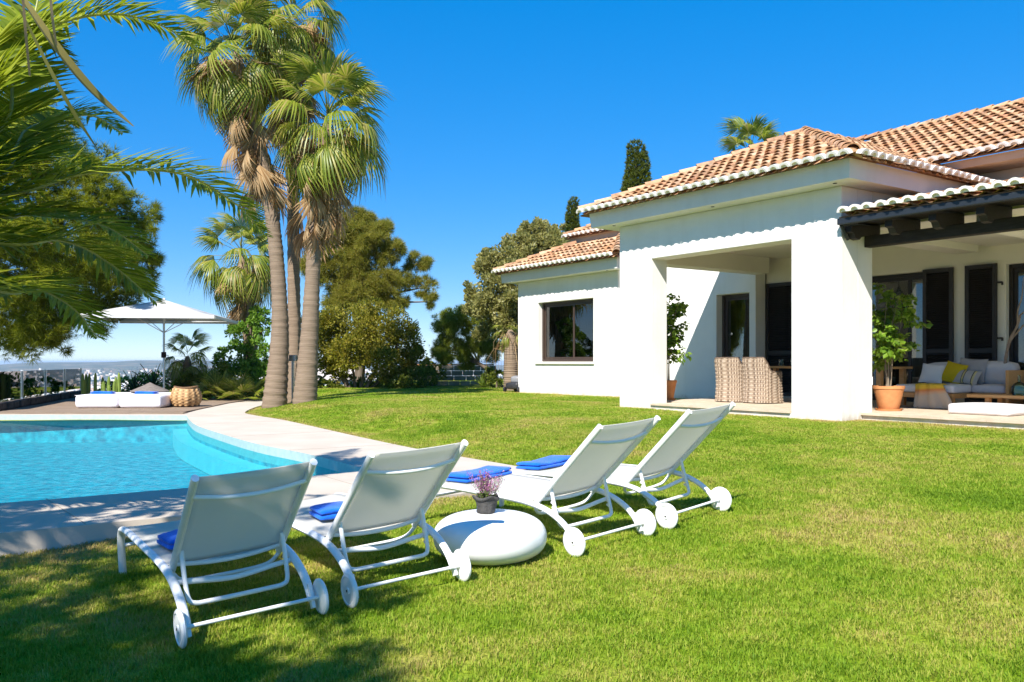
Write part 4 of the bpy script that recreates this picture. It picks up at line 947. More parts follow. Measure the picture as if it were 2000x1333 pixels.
# ---- big parasol
CANV = surf('white_canvas', (.74, .74, .74), (.80, .80, .80), 2, .9, .1, 30, .1)
def parasol(x, y, z, half, z_edge, z_top, rz):
    root = empty('parasol', (x, y, z), rz, 'large square white parasol standing behind the daybed', 'parasol')
    m, t, out = nt('parasol_canvas'); d = t.nodes.new('ShaderNodeBsdfDiffuse'); d.inputs[0].default_value = (.78, .78, .78, 1); tr = t.nodes.new('ShaderNodeBsdfTranslucent'); tr.inputs[0].default_value = (.62, .62, .62, 1); mx = t.nodes.new('ShaderNodeMixShader'); mx.inputs[0].default_value = .3
    t.links.new(d.outputs[0], mx.inputs[1]); t.links.new(tr.outputs[0], mx.inputs[2]); t.links.new(mx.outputs[0], out.inputs[0])
    ze, zt = z_edge - z, z_top - z; cor = [(-half, -half), (half, -half), (half, half), (-half, half)]; n = 8
    for k in range(4):
        a, b = cor[k], cor[(k + 1) % 4]; V = []; F = []
        for j in range(n + 1):
            f = j / n
            for i in range(n + 1):
                g = i / n; ex, ey = a[0] + (b[0] - a[0]) * g, a[1] + (b[1] - a[1]) * g; sag = .10 * math.sin(math.pi * f) * math.sin(math.pi * g); pull = 1 - .02 * math.sin(math.pi * g) * f
                V.append((ex * f * pull, ey * f * pull, zt + (ze - zt) * f - sag))
        for j in range(n):
            for i in range(n): q = j * (n + 1) + i; F.append((q, q + n + 1, q + n + 2, q + 1))
        c = link('canopy_panel', np_mesh('canopy_panel', V, F, [m], smooth=True), root); so = c.modifiers.new('s', 'SOLIDIFY'); so.thickness = .004
        MB().box(-half + .02, half - .02, -.003, .003, -.09, 0).build('valance', m, c, loc=((a[0] + b[0]) / 2, (a[1] + b[1]) / 2, ze - .0), rot=(0, 0, math.atan2(b[1] - a[1], b[0] - a[0])))
        MB().tube([(0, 0, zt - .06), (a[0] * .985, a[1] * .985, ze - .012)], .014, 6).build('rib', STEEL, root)
        MB().tube([(0, 0, ze - .45), (a[0] * .5, a[1] * .5, (ze + zt) / 2 - .09)], .011, 6).build('strut', STEEL, root)
    MB().tube([(0, 0, 0), (0, 0, zt - .02)], .033, 16).build('pole', STEEL, root, smooth=40)
    MB().lathe([(.0, .05), (.02, .05), (.05, .03), (.05, -.02), (.0, -.02)], 16, (0, 0, zt)).build('finial', CANV, root, smooth=40)
    cr = MB().box(-.06, .06, -.1, .06, 1.32, 1.5).build('crank_box', DARK, root, bevel=.02); MB().tube([(.05, 0, 1.4), (.12, 0, 1.4), (.12, 0, 1.28), (.19, 0, 1.28)], .012, 6).build('crank_handle', DARK, cr)
    MB().lathe([(0, 0), (.42, 0), (.42, .06), (.1, .09), (.05, .35), (.0, .35)], 24).build('base', DARK, root, smooth=30)
parasol(-10.62, 26.4, DZ, 1.86, 2.64, 3.2, R(8))

# ---- glass balustrade on a low dark stone wall
FG = glass('fence_glass', (.86, .93, .92), 1.5, 0, 1.0)
ROCK = surf('dark_rubble', (.035, .03, .026), (.12, .10, .085), 5, .95, 1.0, 9, .1)
fa, fb = Vector((-12.62, 21.0, 0)), Vector((-15.45, 31.1, 0)); fd = (fb - fa); fL = fd.length; fr = math.atan2(fd.y, fd.x)
fence = empty('glass_fence', fa, fr, 'frameless glass fence with steel posts on a low dark stone wall', 'fence')
g_ = rng(21); x = 0
while x < fL - .1:
    w = g_.uniform(.35, .7)
    for z0, z1 in ((-.4, .12), (.12, .30)):
        MB().box(x + .006, min(x + w, fL) - .006, -.16 - g_.uniform(0, .05), .12, z0 + .004, z1 - g_.uniform(.0, .02)).build('stone', ROCK, fence, bevel=.02)
    x += w
n = 4
for k in range(n + 1):
    xx = fL * (k / n) * .97 + .1; MB().box(xx - .022, xx + .022, -.03, .03, .27, 1.075).build('post', STEEL, fence, bevel=.004)
    if k < n: MB().box(xx + .04, xx + fL / n * .97 - .04, -.006, .006, .36, 1.06).build('glass_panel', FG, fence)

# ================================================================ PORCH AND TERRACE THINGS
def Wz(t, s): return W(t, s, FL + .002)
def wicker_chair(t, s, rz, label):
    root = empty('wicker_chair', Wz(t, s), VA + rz, label, 'chair', 'grey wicker dining chairs')
    def hgt(a): k = max(0, min(1, (abs(a) - 48) / 38)); k = k * k * (3 - 2 * k); return .95 * (1 - k) + .66 * k
    def P(u, v):
        a = -128 + 256 * u; h = hgt(a); z = .015 + (h - .015) * v; f = z / .95; ra = math.radians(a)
        hw = .352 - .018 * math.sin(math.pi * min(1, f * 1.1)) + .01 * (1 - f) ** 2; c, s_ = math.cos(ra), math.sin(ra); e = .62
        return (hw * math.copysign(abs(s_) ** e, s_), -(hw * 1.03) * math.copysign(abs(c) ** e, c) - .05 * max(0, f - .4) * (1 if abs(a) < 60 else 0) , z)
    weave('woven_shell', P, 160, 44, 20, WK_GREY, root, .013)
    def P2(u, v): x, y, z = P(u, v); return (x * .88, y * .88, z)
    weave('woven_lining', lambda u, v: P2(1 - u, v), 60, 30, 20, WK_GREY, root, .006)
    MB().tube([Vector(P(k / 60, 1)) * 1 - Vector((P(k / 60, 1)[0] * .06, P(k / 60, 1)[1] * .06, 0)) for k in range(61)], .024, 8).build('rolled_rim', WK_GREY, root, smooth=60)
    cushion(MB(), -.24, .24, -.17, .27, .34, .46, .02).build('seat_cushion', surf('linen_white', (.68, .66, .62), (.74, .72, .68), 4, .95, .2, 60, .1), root, smooth=60)
    MB().box(-.26, .26, .1, .29, .02, .34).build('front_apron', WK_GREY, root, bevel=.02)
wicker_chair(1.48, 2.02, R(6), 'left grey wicker armchair seen from behind in the porch')
wicker_chair(2.22, 2.06, R(-4), 'right grey wicker armchair seen from behind in the porch')
tbl = empty('dining_table', Wz(2.9, 3.2), VA, 'orange brown wooden dining table behind the wicker armchairs', 'table')
for i in range(8): MB().box(-1.7, 1.7, -.52 + i * .13, -.52 + i * .13 + .126, .73, .775).build('plank', TEAK, tbl, bevel=.004)
for sx in (-1, 1):
    for sy in (-1, 1): MB().box(sx * 1.55 - .05, sx * 1.55 + .05, sy * .4 - .05, sy * .4 + .05, 0, .73).build('leg', TEAK, tbl, bevel=.006)
CLEAR = glass('clear_glassware', (.86, .92, .92), 1.45, .02, 1.3); GREENGLASS = glass('green_bottle_glass', (.55, .78, .66), 1.45, .02, 1.4)
def lathe_thing(name, prof, mat, loc, label, cat, n=20): return tag(MB().lathe(prof, n).build(name, mat, None, smooth=50, loc=loc), label, cat)
lathe_thing('glass_vase', [(0, 0), (.07, 0), (.08, .05), (.08, .15), (.03, .2), (.025, .26), (.03, .28)], CLEAR, W(2.27, 3.05, FL + .777), 'clear glass vase on the dining table', 'vase')
lathe_thing('candle_glass', [(0, 0), (.06, 0), (.065, .14), (.06, .14), (.055, .01), (0, .01)], CLEAR, W(1.98, 3.0, FL + .777), 'small pale candle glass on the dining table', 'glass')
def flower():
    p = W(2.32, 3.05, FL + .79); r = empty('flower_stem', p, 0, 'purple flower on a thin stem in the glass vase', 'flower'); MB().tube([(0, 0, 0), (.01, 0, .25), (.02, .01, .5)], .004, 5).build('stem', surf('stem_green', (.08, .16, .03), None), r)
    g = rng(8); d = rand_dirs(g, 60); V, F = scatter(np.array([(0, 0, 0), (.01, .02, 0), (0, .04, .005), (-.01, .02, 0)]), np.array([(0, 1, 2, 3)]), frames(d), d * .015 + np.array([.02, .01, .52])); tag(link('petals', np_mesh('petals', V, F, [leaf('violet_petal', [(.25, .15, .6), (.35, .25, .7)], .3)]), r), kind='stuff')
flower()
def lantern():
    p = W(2.32, 3.15, 0); r = empty('hanging_lantern', (p.x, p.y, 2.1 + .308), VA, 'glass hanging lantern over the dining table', 'lantern')
    MB().tube([(0, 0, .72), (0, 0, 1.44)], .008, 6).build('cord', DARK, r)
    MB().lathe([(0, .0), (.1, .02), (.16, .12), (.17, .38), (.09, .6), (.03, .66)], 20).build('glass_body', CLEAR, r, smooth=60)
    m = MB()
    for k in range(6): a = k * math.pi / 3; m.tube([(.1 * math.cos(a), .1 * math.sin(a), .02), (.172 * math.cos(a), .172 * math.sin(a), .2), (.17 * math.cos(a), .17 * math.sin(a), .4), (.03 * math.cos(a), .03 * math.sin(a), .68)], .006, 5)
    m.lathe([(.03, .66), (.04, .72), (0, .74)], 12).build('cage', STEEL, r)
lantern()

LINEN = surf('pale_grey_linen', (.50, .48, .50), (.56, .54, .56), 5, .95, .25, 90, .1); LINEN2 = surf('white_linen', (.66, .64, .65), (.72, .70, .71), 5, .95, .2, 90, .1)
def sofa():
    r = empty('corner_sofa', Wz(4.74, 2.78), VA, 'teak framed sofa with pale grey cushions beside the potted fig', 'sofa')
    for a in ((0, 1.17, 0, 1.42, .20, .29), (1.172, 1.78, .6, 1.42, .20, .29)): MB().box(*a).build('frame', TEAK, r, bevel=.008)
    for x, y in ((.02, .0), (1.07, .0), (1.68, .62), (.02, 1.3), (1.68, 1.3)): MB().box(x, x + .09, y + .003, y + .09, 0, .198).build('leg', TEAK, r, bevel=.006)
    cushion(MB(), .02, 1.16, .02, 1.2, .292, .44, .02).build('seat_cushion', LINEN2, r, smooth=60); cushion(MB(), 1.17, 1.78, .62, 1.2, .292, .44, .02).build('seat_cushion', LINEN, r, smooth=60)
    cushion(MB(), .02, .88, 1.02, 1.34, .43, .84, .03).build('back_cushion', LINEN, r, smooth=60); cushion(MB(), .9, 1.74, 1.02, 1.34, .43, .86, .03).build('back_cushion', LINEN, r, smooth=60)
    MB().box(0, 1.78, 1.36, 1.42, .292, .7).build('back_board', TEAK, r, bevel=.006)
sofa()
def second_sofa():
    r = empty('armchair', Wz(6.62, 3.33), VA, 'teak framed seat with pale grey cushions cut by the right edge', 'sofa')
    MB().box(0, 1.5, 0, .9, .2, .29).build('frame', TEAK, r, bevel=.008); MB().box(-.06, -.002, 0, .9, .0, .72).build('arm', TEAK, r, bevel=.008); MB().box(1.502, 1.56, 0, .9, 0, .72).build('arm', TEAK, r, bevel=.008)
    cushion(MB(), .02, 1.48, .02, .8, .292, .45, .02).build('seat_cushion', LINEN, r, smooth=60); cushion(MB(), .03, 1.47, .55, .86, .44, .86, .03).build('back_cushion', LINEN, r, smooth=60)
second_sofa()
def pillow(t, s, z, w, h, rz, tilt, roll, mat, label, stripes=None):
    mb = MB(); n = 14; V = []; F = []
    for side in (1, -1):
        for j in range(n + 1):
            for i in range(n + 1):
                u, v = -1 + 2 * i / n, -1 + 2 * j / n; b = ((1 - u * u) * (1 - v * v)) ** .45; k = 1 - .07 * (1 - abs(u) ** 2) * abs(v) ** 3; k2 = 1 - .07 * (1 - abs(v) ** 2) * abs(u) ** 3
                V.append((u * w / 2 * k2, side * .075 * b, v * h / 2 * k))
    q = (n + 1) ** 2
    for j in range(n):
        for i in range(n): a = j * (n + 1) + i; F += [(a, a + n + 1, a + n + 2, a + 1), (q + a, q + a + 1, q + a + n + 2, q + a + n + 1)]
    M = Matrix.Translation(W(t, s, z)) @ Matrix.Rotation(VA + rz, 4, 'Z') @ Matrix.Rotation(tilt, 4, 'X') @ Matrix.Rotation(roll, 4, 'Y')
    o = link('pillow', np_mesh('pillow', V, F, [mat], smooth=True)); o.matrix_world = M; tag(o, label, 'pillow', 'pillows on the terrace sofa')
YEL = surf('mustard_cloth', (.52, .36, .01), (.58, .42, .02), 6, .95, .3, 90, .1); GREYC = surf('grey_cloth', (.30, .28, .29), (.35, .33, .34), 6, .95, .3, 90, .1)
def stripe_mat():
    m, t, out = nt('striped_cloth'); b = t.nodes.new('ShaderNodeBsdfPrincipled'); b.inputs['Roughness'].default_value = .95; tc = t.nodes.new('ShaderNodeTexCoord'); sp = t.nodes.new('ShaderNodeSeparateXYZ'); t.links.new(tc.outputs['Generated'], sp.inputs[0])
    c = ramp(t, sp.outputs[0], [(.0, (.38, .35, .33)), (.36, (.03, .03, .03)), (.39, (.50, .40, .16)), (.46, (.03, .03, .03)), (.49, (.40, .37, .35)), (.76, (.03, .03, .03)), (.79, (.50, .42, .2)), (.86, (.38, .35, .33))])
    c.node.color_ramp.interpolation = 'CONSTANT'; t.links.new(c, b.inputs['Base Color']); t.links.new(b.outputs[0], out.inputs[0]); return m
pillow(5.06, 3.60, FL + .64, .46, .40, .1, R(-20), .1, LINEN2, 'white sunlit pillow at the left end of the terrace sofa')
pillow(5.47, 3.63, FL + .66, .46, .42, -.1, R(-20), .22, YEL, 'mustard yellow pillow on the terrace sofa')
pillow(5.76, 3.74, FL + .70, .52, .50, .05, R(-16), .06, GREYC, 'large plain grey pillow behind the striped one on the sofa')
pillow(5.76, 3.56, FL + .59, .50, .30, -.1, R(-28), .12, stripe_mat(), 'grey pillow with black and yellow stripes on the sofa')
def throw():
    m, t, out = nt('fringed_throw'); b = t.nodes.new('ShaderNodeBsdfPrincipled'); b.inputs['Roughness'].default_value = .95; at = t.nodes.new('ShaderNodeAttribute'); at.attribute_name = 'along'
    c = ramp(t, at.outputs['Fac'], [(0, (.55, .50, .45)), (.20, (.2, .2, .22)), (.24, (.70, .46, .04)), (.46, (.70, .46, .04)), (.50, (.62, .22, .06)), (.55, (.60, .36, .22)), (.60, (.50, .41, .32)), (1, (.52, .43, .34))]); t.links.new(c, b.inputs['Base Color']); t.links.new(b.outputs[0], out.inputs[0])
    nu, nv = 22, 40; V = []; A = []; F = []
    for j in range(nv + 1):
        f = j / nv
        for i in range(nu + 1):
            u = -1 + 2 * i / nu; wid = .22 + .16 * f; d = f * 1.05
            if d < .42: y = .42 - d; z = .455 + .012 * math.sin(9 * u + f * 7)
            else: y = -.035 - .03 * abs(math.sin(5 * u + 1)) - .05 * (d - .42); z = .455 - (d - .42) * (.98 - .22 * u)
            z = max(z, .012 + .004 * (i % 3)); V.append((u * wid + .22 * f + .02 * math.sin(8 * f + 2 * u), y + .018 * math.sin(7 * u + 6 * f), z)); A.append(f)
    for j in range(nv):
        for i in range(nu): q = j * (nu + 1) + i; F.append((q, q + 1, q + nu + 2, q + nu + 1))
    me = np_mesh('blanket', V, F, [m], smooth=True); a = me.attributes.new('along', 'FLOAT', 'POINT'); a.data.foreach_set('value', np.array(A, np.float32))
    r = empty('throw_blanket', W(5.39, 2.78, FL), VA, 'beige and yellow fringed blanket hanging over the sofa front', 'blanket'); o = link('blanket', me, r); so = o.modifiers.new('s', 'SOLIDIFY'); so.thickness = .008
    fr = MB(); k = nv * (nu + 1)
    for i in range(nu + 1): p = Vector(V[k + i]); fr.tube([p, p + Vector((.005, -.012, -.03 if p.z > .05 else -.004))], .005, 4)
    tag(fr.build('fringe', surf('fringe', (.55, .46, .37), None, rough=.95), r), kind='stuff')
throw()
ct = empty('coffee_table', Wz(6.35, 2.4), VA, 'low orange teak coffee table at the right edge of the terrace', 'table')
for i in range(5): MB().box(0, 1.35, i * .13, i * .13 + .126, .255, .305).build('plank', TEAK, ct, bevel=.004)
for x in (.28, 1.0):
    for y in (.06, .5): MB().box(x, x + .08, y, y + .08, 0, .254).build('leg', TEAK, ct, bevel=.005)
tag(cushion(MB(), -.5, .5, -.36, .36, 0, .17, .02).build('floor_cushion', LINEN2, None, smooth=60, loc=W(6.95, 1.93, FL + .002), rot=(0, 0, VA)), 'white floor cushion lying in front of the coffee table', 'cushion')
lathe_thing('glass_bottle', [(0, 0), (.10, .0), (.115, .03), (.115, .15), (.07, .2), (.025, .23), (.022, .33), (.03, .34)], GREENGLASS, W(7.11, 2.65, FL + .307), 'green glass demijohn on the coffee table', 'bottle')
def branch():
    r = empty('dry_branch', W(6.3, 3.95, FL), VA, 'bare grey driftwood branch leaning beside the sofa', 'branch'); g = rng(4); mt = surf('driftwood', (.19, .14, .105), (.32, .25, .195), 9, .95, .6, 40, .1)
    MB().tube(spline([(0, 0, 0), (-.02, -.05, .5), (.02, -.1, .9), (.12, -.16, 1.25), (.28, -.2, 1.55), (.33, -.22, 1.72)], 5), [.034] * 6 + [.032] * 6 + [.028] * 6 + [.022] * 6 + [.018] * 2, 8).build('stem', mt, r, smooth=60)
    for p in ([(.12, -.16, 1.25), (.3, -.1, 1.5), (.5, -.08, 1.75), (.62, -.06, 2.1)], [(.28, -.2, 1.55), (.3, -.24, 1.8), (.38, -.26, 2.05), (.40, -.25, 2.4)], [(.5, -.08, 1.75), (.52, -.1, 2.0), (.48, -.12, 2.3)], [(.33, -.22, 1.72), (.45, -.28, 1.8), (.6, -.3, 2.0)]): MB().tube(spline(p, 4), list(np.linspace(.018, .006, 4 * (len(p) - 1) + 1)), 6).build('twig', mt, r, smooth=60)
branch()

# ---- potted figs
FIG = leaf('fig_leaf', [(.07, .15, .010), (.13, .24, .018), (.20, .33, .03), (.30, .42, .06)], .4, .4, .4)
LT = np.array([(0, 0, 0), (.32, .22, .05), (.36, .55, .02), (0, 1.0, -.12), (-.36, .55, .02), (-.32, .22, .05), (0, .5, -.04)]); LF = np.array([(0, 1, 2, 6), (6, 2, 3, 3), (0, 6, 4, 5), (6, 3, 4, 4)])
def fig(t, s, pr_, ph, top, n, seed, label, potname, dirs):
    g = rng(seed); r = empty('potted_fig', Wz(t, s), g.uniform(0, 6), label, 'plant')
    MB().lathe([(0, .0), (pr_ * .62, 0), (pr_ * .68, .02), (pr_ * .9, ph * .6), (pr_ * 1.0, ph * .86), (pr_ * 1.05, ph * .88), (pr_ * 1.07, ph), (pr_ * .96, ph), (pr_ * .93, ph * .9), (0, ph * .9)], 36, (0, 0, .02)).build('pot', TERRACOTTA, r, smooth=40)
    MB().lathe([(0, 0), (pr_ * .85, 0), (pr_ * .9, .035), (pr_ * .84, .035), (pr_ * .8, .015), (0, .015)], 32).build('saucer', TERRACOTTA, r, smooth=40)
    MB().lathe([(0, ph * .91), (pr_ * .94, ph * .905)], 20, (0, 0, .02)).build('soil', surf('soil', (.05, .035, .025), (.09, .065, .05), 20, .95), r)
    P = []; D = []; mt = surf('fig_stem', (.22, .17, .12), (.30, .24, .17), 12, .9)
    for k in range(7):
        a = k * .9 + g.uniform(-.3, .3); sp = g.uniform(.10, .42) * (top / 2); h = top * g.uniform(.68, 1.0)
        pts = spline([(.04 * math.cos(a), .04 * math.sin(a), ph), (sp * .25 * math.cos(a), sp * .25 * math.sin(a), ph + (h - ph) * .35), (sp * .6 * math.cos(a + .3), sp * .6 * math.sin(a + .3), ph + (h - ph) * .7), (sp * math.cos(a + .5), sp * math.sin(a + .5), h)], 5)
        MB().tube(pts, list(np.linspace(.013, .003, len(pts))), 6).build('stem', mt, r, smooth=60)
        for q in range(9):
            f = g.uniform(.3, 1); b = pts[min(int(f * (len(pts) - 1)), len(pts) - 1)]; az = g.uniform(0, 6.28); L = g.uniform(.16, .44) * (1.25 - .5 * f); tip = b + Vector((L * math.cos(az), L * math.sin(az), L * g.uniform(-.2, .5)))
            MB().tube([b, b.lerp(tip, .5) + Vector((0, 0, .02)), tip], [.004, .003, .0015], 4).build('twig', mt, r)
            for w in range(n):
                u = g.uniform(.15, 1.08); p = b.lerp(tip, u) + Vector(g.normal(0, .03, 3)); P.append(p); dd = (tip - b).normalized() * .5 + Vector((g.normal(0, .7), g.normal(0, .7), g.normal(-.55, .4))); D.append(dd)
    P = np.array([list(v) for v in P]); D = np.array([list(v) for v in D]); sc = g.uniform(.075, .125, len(P))[:, None, None]
    V, F = scatter(LT, LF, frames(D, roll=g.normal(0, .6, len(D))) * sc, P); F = [tuple(dict.fromkeys(f)) for f in F.tolist()]
    tag(link('leaves', np_mesh('leaves', V, F, [FIG]), r), kind='stuff')
fig(5.36, 1.62, .255, .42, 2.5, 30, 31, 'leafy fig in a wide terracotta pot at the terrace corner', 'pot', None)
fig(.02, 1.45, .20, .43, 2.55, 22, 37, 'leafy fig in an orange pot half hidden behind the left porch pier', 'pot', None)

# ---- lawn mower parked by the wing corner
def mower():
    p = W(-9.15, 3.75, 0); z = gz(p.x, p.y); r = empty('lawn_mower', (p.x, p.y, z), VA + R(200), 'black lawn mower parked at the corner of the villa wing', 'mower'); BL = surf('black_plastic', (.02, .02, .022), (.035, .035, .04), 10, .45); GR = surf('grey_plastic', (.22, .22, .23), None, rough=.4)
    cushion(MB(), -.25, .25, -.36, .36, .10, .32, .02).build('deck_cover', BL, r, smooth=60); cushion(MB(), -.16, .16, -.14, .2, .30, .52, .03).build('engine', GR, r, smooth=60); cushion(MB(), -.2, .2, -.72, -.34, .12, .5, .03).build('grass_box', BL, r, smooth=60)
    for sx in (-1, 1):
        for y, q in ((.33, .09), (-.3, .12)): MB().lathe([(0, -.025), (q * .8, -.025), (q, -.015), (q, .015), (q * .8, .025), (0, .025)], 20, (sx * .28, y, q), axis='x').build('wheel', BL, r, smooth=40)
    MB().tube(spline([(-.22, -.3, .25), (-.22, -.7, .75), (-.2, -.92, .98), (0, -.95, 1.0), (.2, -.92, .98), (.22, -.7, .75), (.22, -.3, .25)], 4), .013, 8).build('handle', BL, r, smooth=60)
mower()

# ================================================================ PLANTS
def at(px, py, Y): return Vector(((px - 1000) / 1690 * Y, Y, CAMZ + (707 - py) / 1690 * Y))     # a sight line followed out to depth Y
TRUNK = surf('palm_trunk', (.16, .115, .08), (.30, .225, .16), 3.2, .95, 1.0, 5, .1, stretch=(.8, .8, 26))
DEADLEAF = leaf('dead_palm_leaf', [(.23, .13, .055), (.36, .23, .11), (.48, .35, .20), (.30, .20, .10)], .25, .8, .1)
FANLEAF = leaf('fan_palm_leaf', [(.09, .14, .010), (.16, .22, .018), (.24, .29, .028), (.33, .35, .05), (.40, .33, .10)], .42, .4, .5)
def fan_mesh(name, n, Rr, pet, spread, droop, tipdrop, mat, seed, wid=1.0):
    g = rng(seed); V = []; F = []; hub = np.array([0, pet, 0.0])
    w0 = .016
    for y in (0, pet * .5, pet): z = -.10 * pet * (y / pet) ** 2; V += [(-w0, y, z), (w0, y, z), (0, y, z - .012)]; w0 *= .75
    F += [(0, 1, 4), (0, 4, 3), (3, 4, 7), (3, 7, 6), (1, 2, 5), (1, 5, 4), (4, 5, 8), (4, 8, 7), (2, 0, 3), (2, 3, 5), (5, 3, 6), (5, 6, 8)]
    hz = -.10 * pet; sp = math.radians(spread); da = sp / n
    for k in range(n):
        a = -sp / 2 + (k + .5) * da; q = a / (sp / 2); L = Rr * (1 - .30 * abs(q) ** 1.6) * g.uniform(.9, 1.06); rs = L * g.uniform(.48, .6)
        def P(r, ang, dz=0):
            f = r / Rr; z = hz - droop * f * f * Rr - .16 * Rr * abs(q) * f + dz
            return (r * math.sin(ang), pet + r * math.cos(ang) * (1 - .12 * droop * f), z)
        h = .5 * da * wid; i = len(V); rm = L * .8
        V += [P(.03, a - h), P(.03, a + h), P(rs, a - h * .92, -.008), P(rs, a + h * .92, -.008), P(rs, a, .022)]
        tipz = -tipdrop * g.uniform(.4, 1.3) * L; a2 = a + g.normal(0, .03); hm = h * .42
        V += [P(rm, a2 - hm, tipz * .35), P(rm, a2 + hm, tipz * .35), P(L * (1 - .1 * tipdrop), a2, tipz)]
        F += [(i, i + 1, i + 4), (i, i + 4, i + 2), (i + 1, i + 3, i + 4), (i + 2, i + 4, i + 5), (i + 4, i + 6, i + 5), (i + 4, i + 3, i + 6), (i + 5, i + 6, i + 7)]
    return np_mesh(name, np.array(V), np.array(F), [mat])
FAN_G = [fan_mesh('leaf', 30, .80, .95, 230, .30, .25, FANLEAF, 1), fan_mesh('leaf', 28, .72, 1.05, 215, .45, .42, FANLEAF, 2), fan_mesh('leaf', 32, .85, .8, 240, .22, .16, FANLEAF, 3)]
FAN_DROOP = [fan_mesh('leaf', 26, .85, .95, 190, .8, .55, FANLEAF, 4), fan_mesh('leaf', 24, .8, .9, 170, .9, .6, FANLEAF, 5)]
FAN_D = [fan_mesh('dead_leaf', 18, .95, .7, 95, .25, .15, DEADLEAF, 6, 1.2), fan_mesh('dead_leaf', 16, .9, .8, 70, .2, .2, DEADLEAF, 7, 1.2), fan_mesh('dead_leaf', 14, .8, .6, 120, .5, .3, DEADLEAF, 8, 1.1)]
FAN_S = [fan_mesh('leaf', 20, .80, .75, 200, .06, .04, FANLEAF, 11, .6), fan_mesh('leaf', 18, .75, .85, 180, .10, .10, FANLEAF, 12, .6)]
def put(name, me, parent, loc, d, roll, sc):
    d = Vector(d).normalized(); x = d.cross(Vector((0, 0, 1)))
    x = Vector((1, 0, 0)) if x.length < 1e-3 else x.normalized(); z = x.cross(d); M = Matrix((x, d, z)).transposed() @ Matrix.Rotation(roll, 3, 'Y')
    o = link(name, me, parent); o.matrix_local = Matrix.Translation(loc) @ M.to_4x4() @ Matrix.Scale(sc, 4); return o
def fan_palm(name, label, path, radii, ngreen, ndead, sc, seed, elo=-45, ehi=80, skirt=1.6, group='tall fan palms'):
    g = rng(seed); base = Vector(path[0]); r = empty(name, base, 0, label, 'palm', group); pts = spline([Vector(p) - base for p in path], 34); n = len(pts)
    rr = np.interp(np.linspace(0, 1, n), np.linspace(0, 1, len(radii)), radii); rr = rr * (1 + .035 * np.sin(np.arange(n) * 2.1) + g.normal(0, .018, n)); pts = [pts[0] - Vector((0, 0, .3))] + pts; rr = [radii[0] * 1.05] + list(rr)
    rr[-12:] = [q * (1 - .05 * (k + 1)) for k, q in enumerate(rr[-12:])]; MB().tube(pts, rr, 20).build('trunk', TRUNK, r, smooth=60)
    top = pts[-1]; ax = (pts[-1] - pts[-4]).normalized()
    for i in range(ngreen):
        f = (i + .5) / ngreen; e = R(ehi + (elo - ehi) * f ** .85); a = i * 2.39996 + g.normal(0, .2); d = (math.cos(e) * math.cos(a), math.cos(e) * math.sin(a), math.sin(e))
        me = FAN_DROOP[i % 2] if f > .42 else FAN_G[i % 3]
        put('leaf', me, r, top + ax * (.35 - .75 * f) * sc, d, g.normal(0, .3), sc * g.uniform(.85, 1.12))
    for i in range(ndead):
        f = i / max(1, ndead); e = R(-52 - 33 * g.uniform()); a = i * 2.39996 + g.normal(0, .3); d = (math.cos(e) * math.cos(a), math.cos(e) * math.sin(a), math.sin(e))
        put('dead_leaf', FAN_D[i % 3], r, top - ax * (.25 + skirt * f) * sc + Vector((math.cos(a), math.sin(a), 0)) * rr[-1] * .7, d, g.uniform(-1, 1), sc * g.uniform(.75, 1.1))
    for i in range(int(ndead * .8)):      # dry leaves still caught in the crown
        e = R(-5 - 45 * g.uniform()); a = i * 2.39996 + 1; d = (math.cos(e) * math.cos(a), math.cos(e) * math.sin(a), math.sin(e)); put('dead_leaf', FAN_D[i % 3], r, top - ax * g.uniform(0, .6) * sc, d, g.uniform(-1, 1), sc * g.uniform(.7, 1.0))
    # boot fibres and old flower stalks below the crown
    fb = MB()
    for i in range(26):
        a = g.uniform(0, 6.28); z0 = -.2 - g.uniform(0, skirt); q = top + ax * z0; e = Vector((math.cos(a), math.sin(a), 0)); L = g.uniform(.4, 1.2)
        fb.tube([q + e * .15, q + e * (.3 + .25 * L) + Vector((0, 0, .1)), q + e * (.4 + .4 * L) + Vector((0, 0, -.3 * L)), q + e * (.42 + .4 * L) + Vector((0, 0, -L))], [.012, .009, .006, .003], 4)
    tag(fb.build('flower_stalks', DEADLEAF, r), kind='stuff'); return r
fan_palm('fan_palm', 'left of the three tall fan palms at the lawn edge, thickest trunk', [(-6.33, 23.05, gz(-6.33, 23.05)), (-6.18, 23.05, 2.1), (-6.26, 23.0, 4.1), (-6.46, 22.95, 5.8), (-6.8, 22.9, 7.6), (-7.3, 22.85, 9.5)], [.33, .25, .20, .185, .18, .175, .175, .17], 44, 46, 1.02, 51, skirt=2.8)
fan_palm('fan_palm', 'right of the three tall fan palms, shortest with the lowest crown', [(-5.46, 22.8, gz(-5.46, 22.8)), (-5.33, 22.8, 2.1), (-5.23, 22.8, 4.1), (-5.18, 22.8, 5.5), (-5.0, 22.75, 6.7), (-4.86, 22.7, 7.6)], [.32, .24, .19, .18, .175, .17, .17], 46, 34, 1.05, 52, skirt=1.9)
fan_palm('fan_palm', 'middle of the three tall fan palms, slim trunk standing behind', [(-6.1, 24.3, gz(-6.1, 24.3)), (-6.12, 24.3, 2.9), (-6.15, 24.3, 5.7), (-6.15, 24.3, 8.2), (-6.2, 24.3, 11.0)], [.24, .18, .165, .16, .155, .15], 42, 36, 1.0, 53, skirt=2.4)
p = at(472, 500, 30); fan_palm('ivy_clad_palm', 'shorter fan palm with an ivy covered trunk behind the parasol', [(p.x + .35, 30, .1), (p.x + .3, 30, 2), (p.x + .15, 30, 3.6), (p.x, 30, p.z)], [.28, .24, .22, .2], 34, 16, .98, 54, group='garden palms', skirt=1.6)
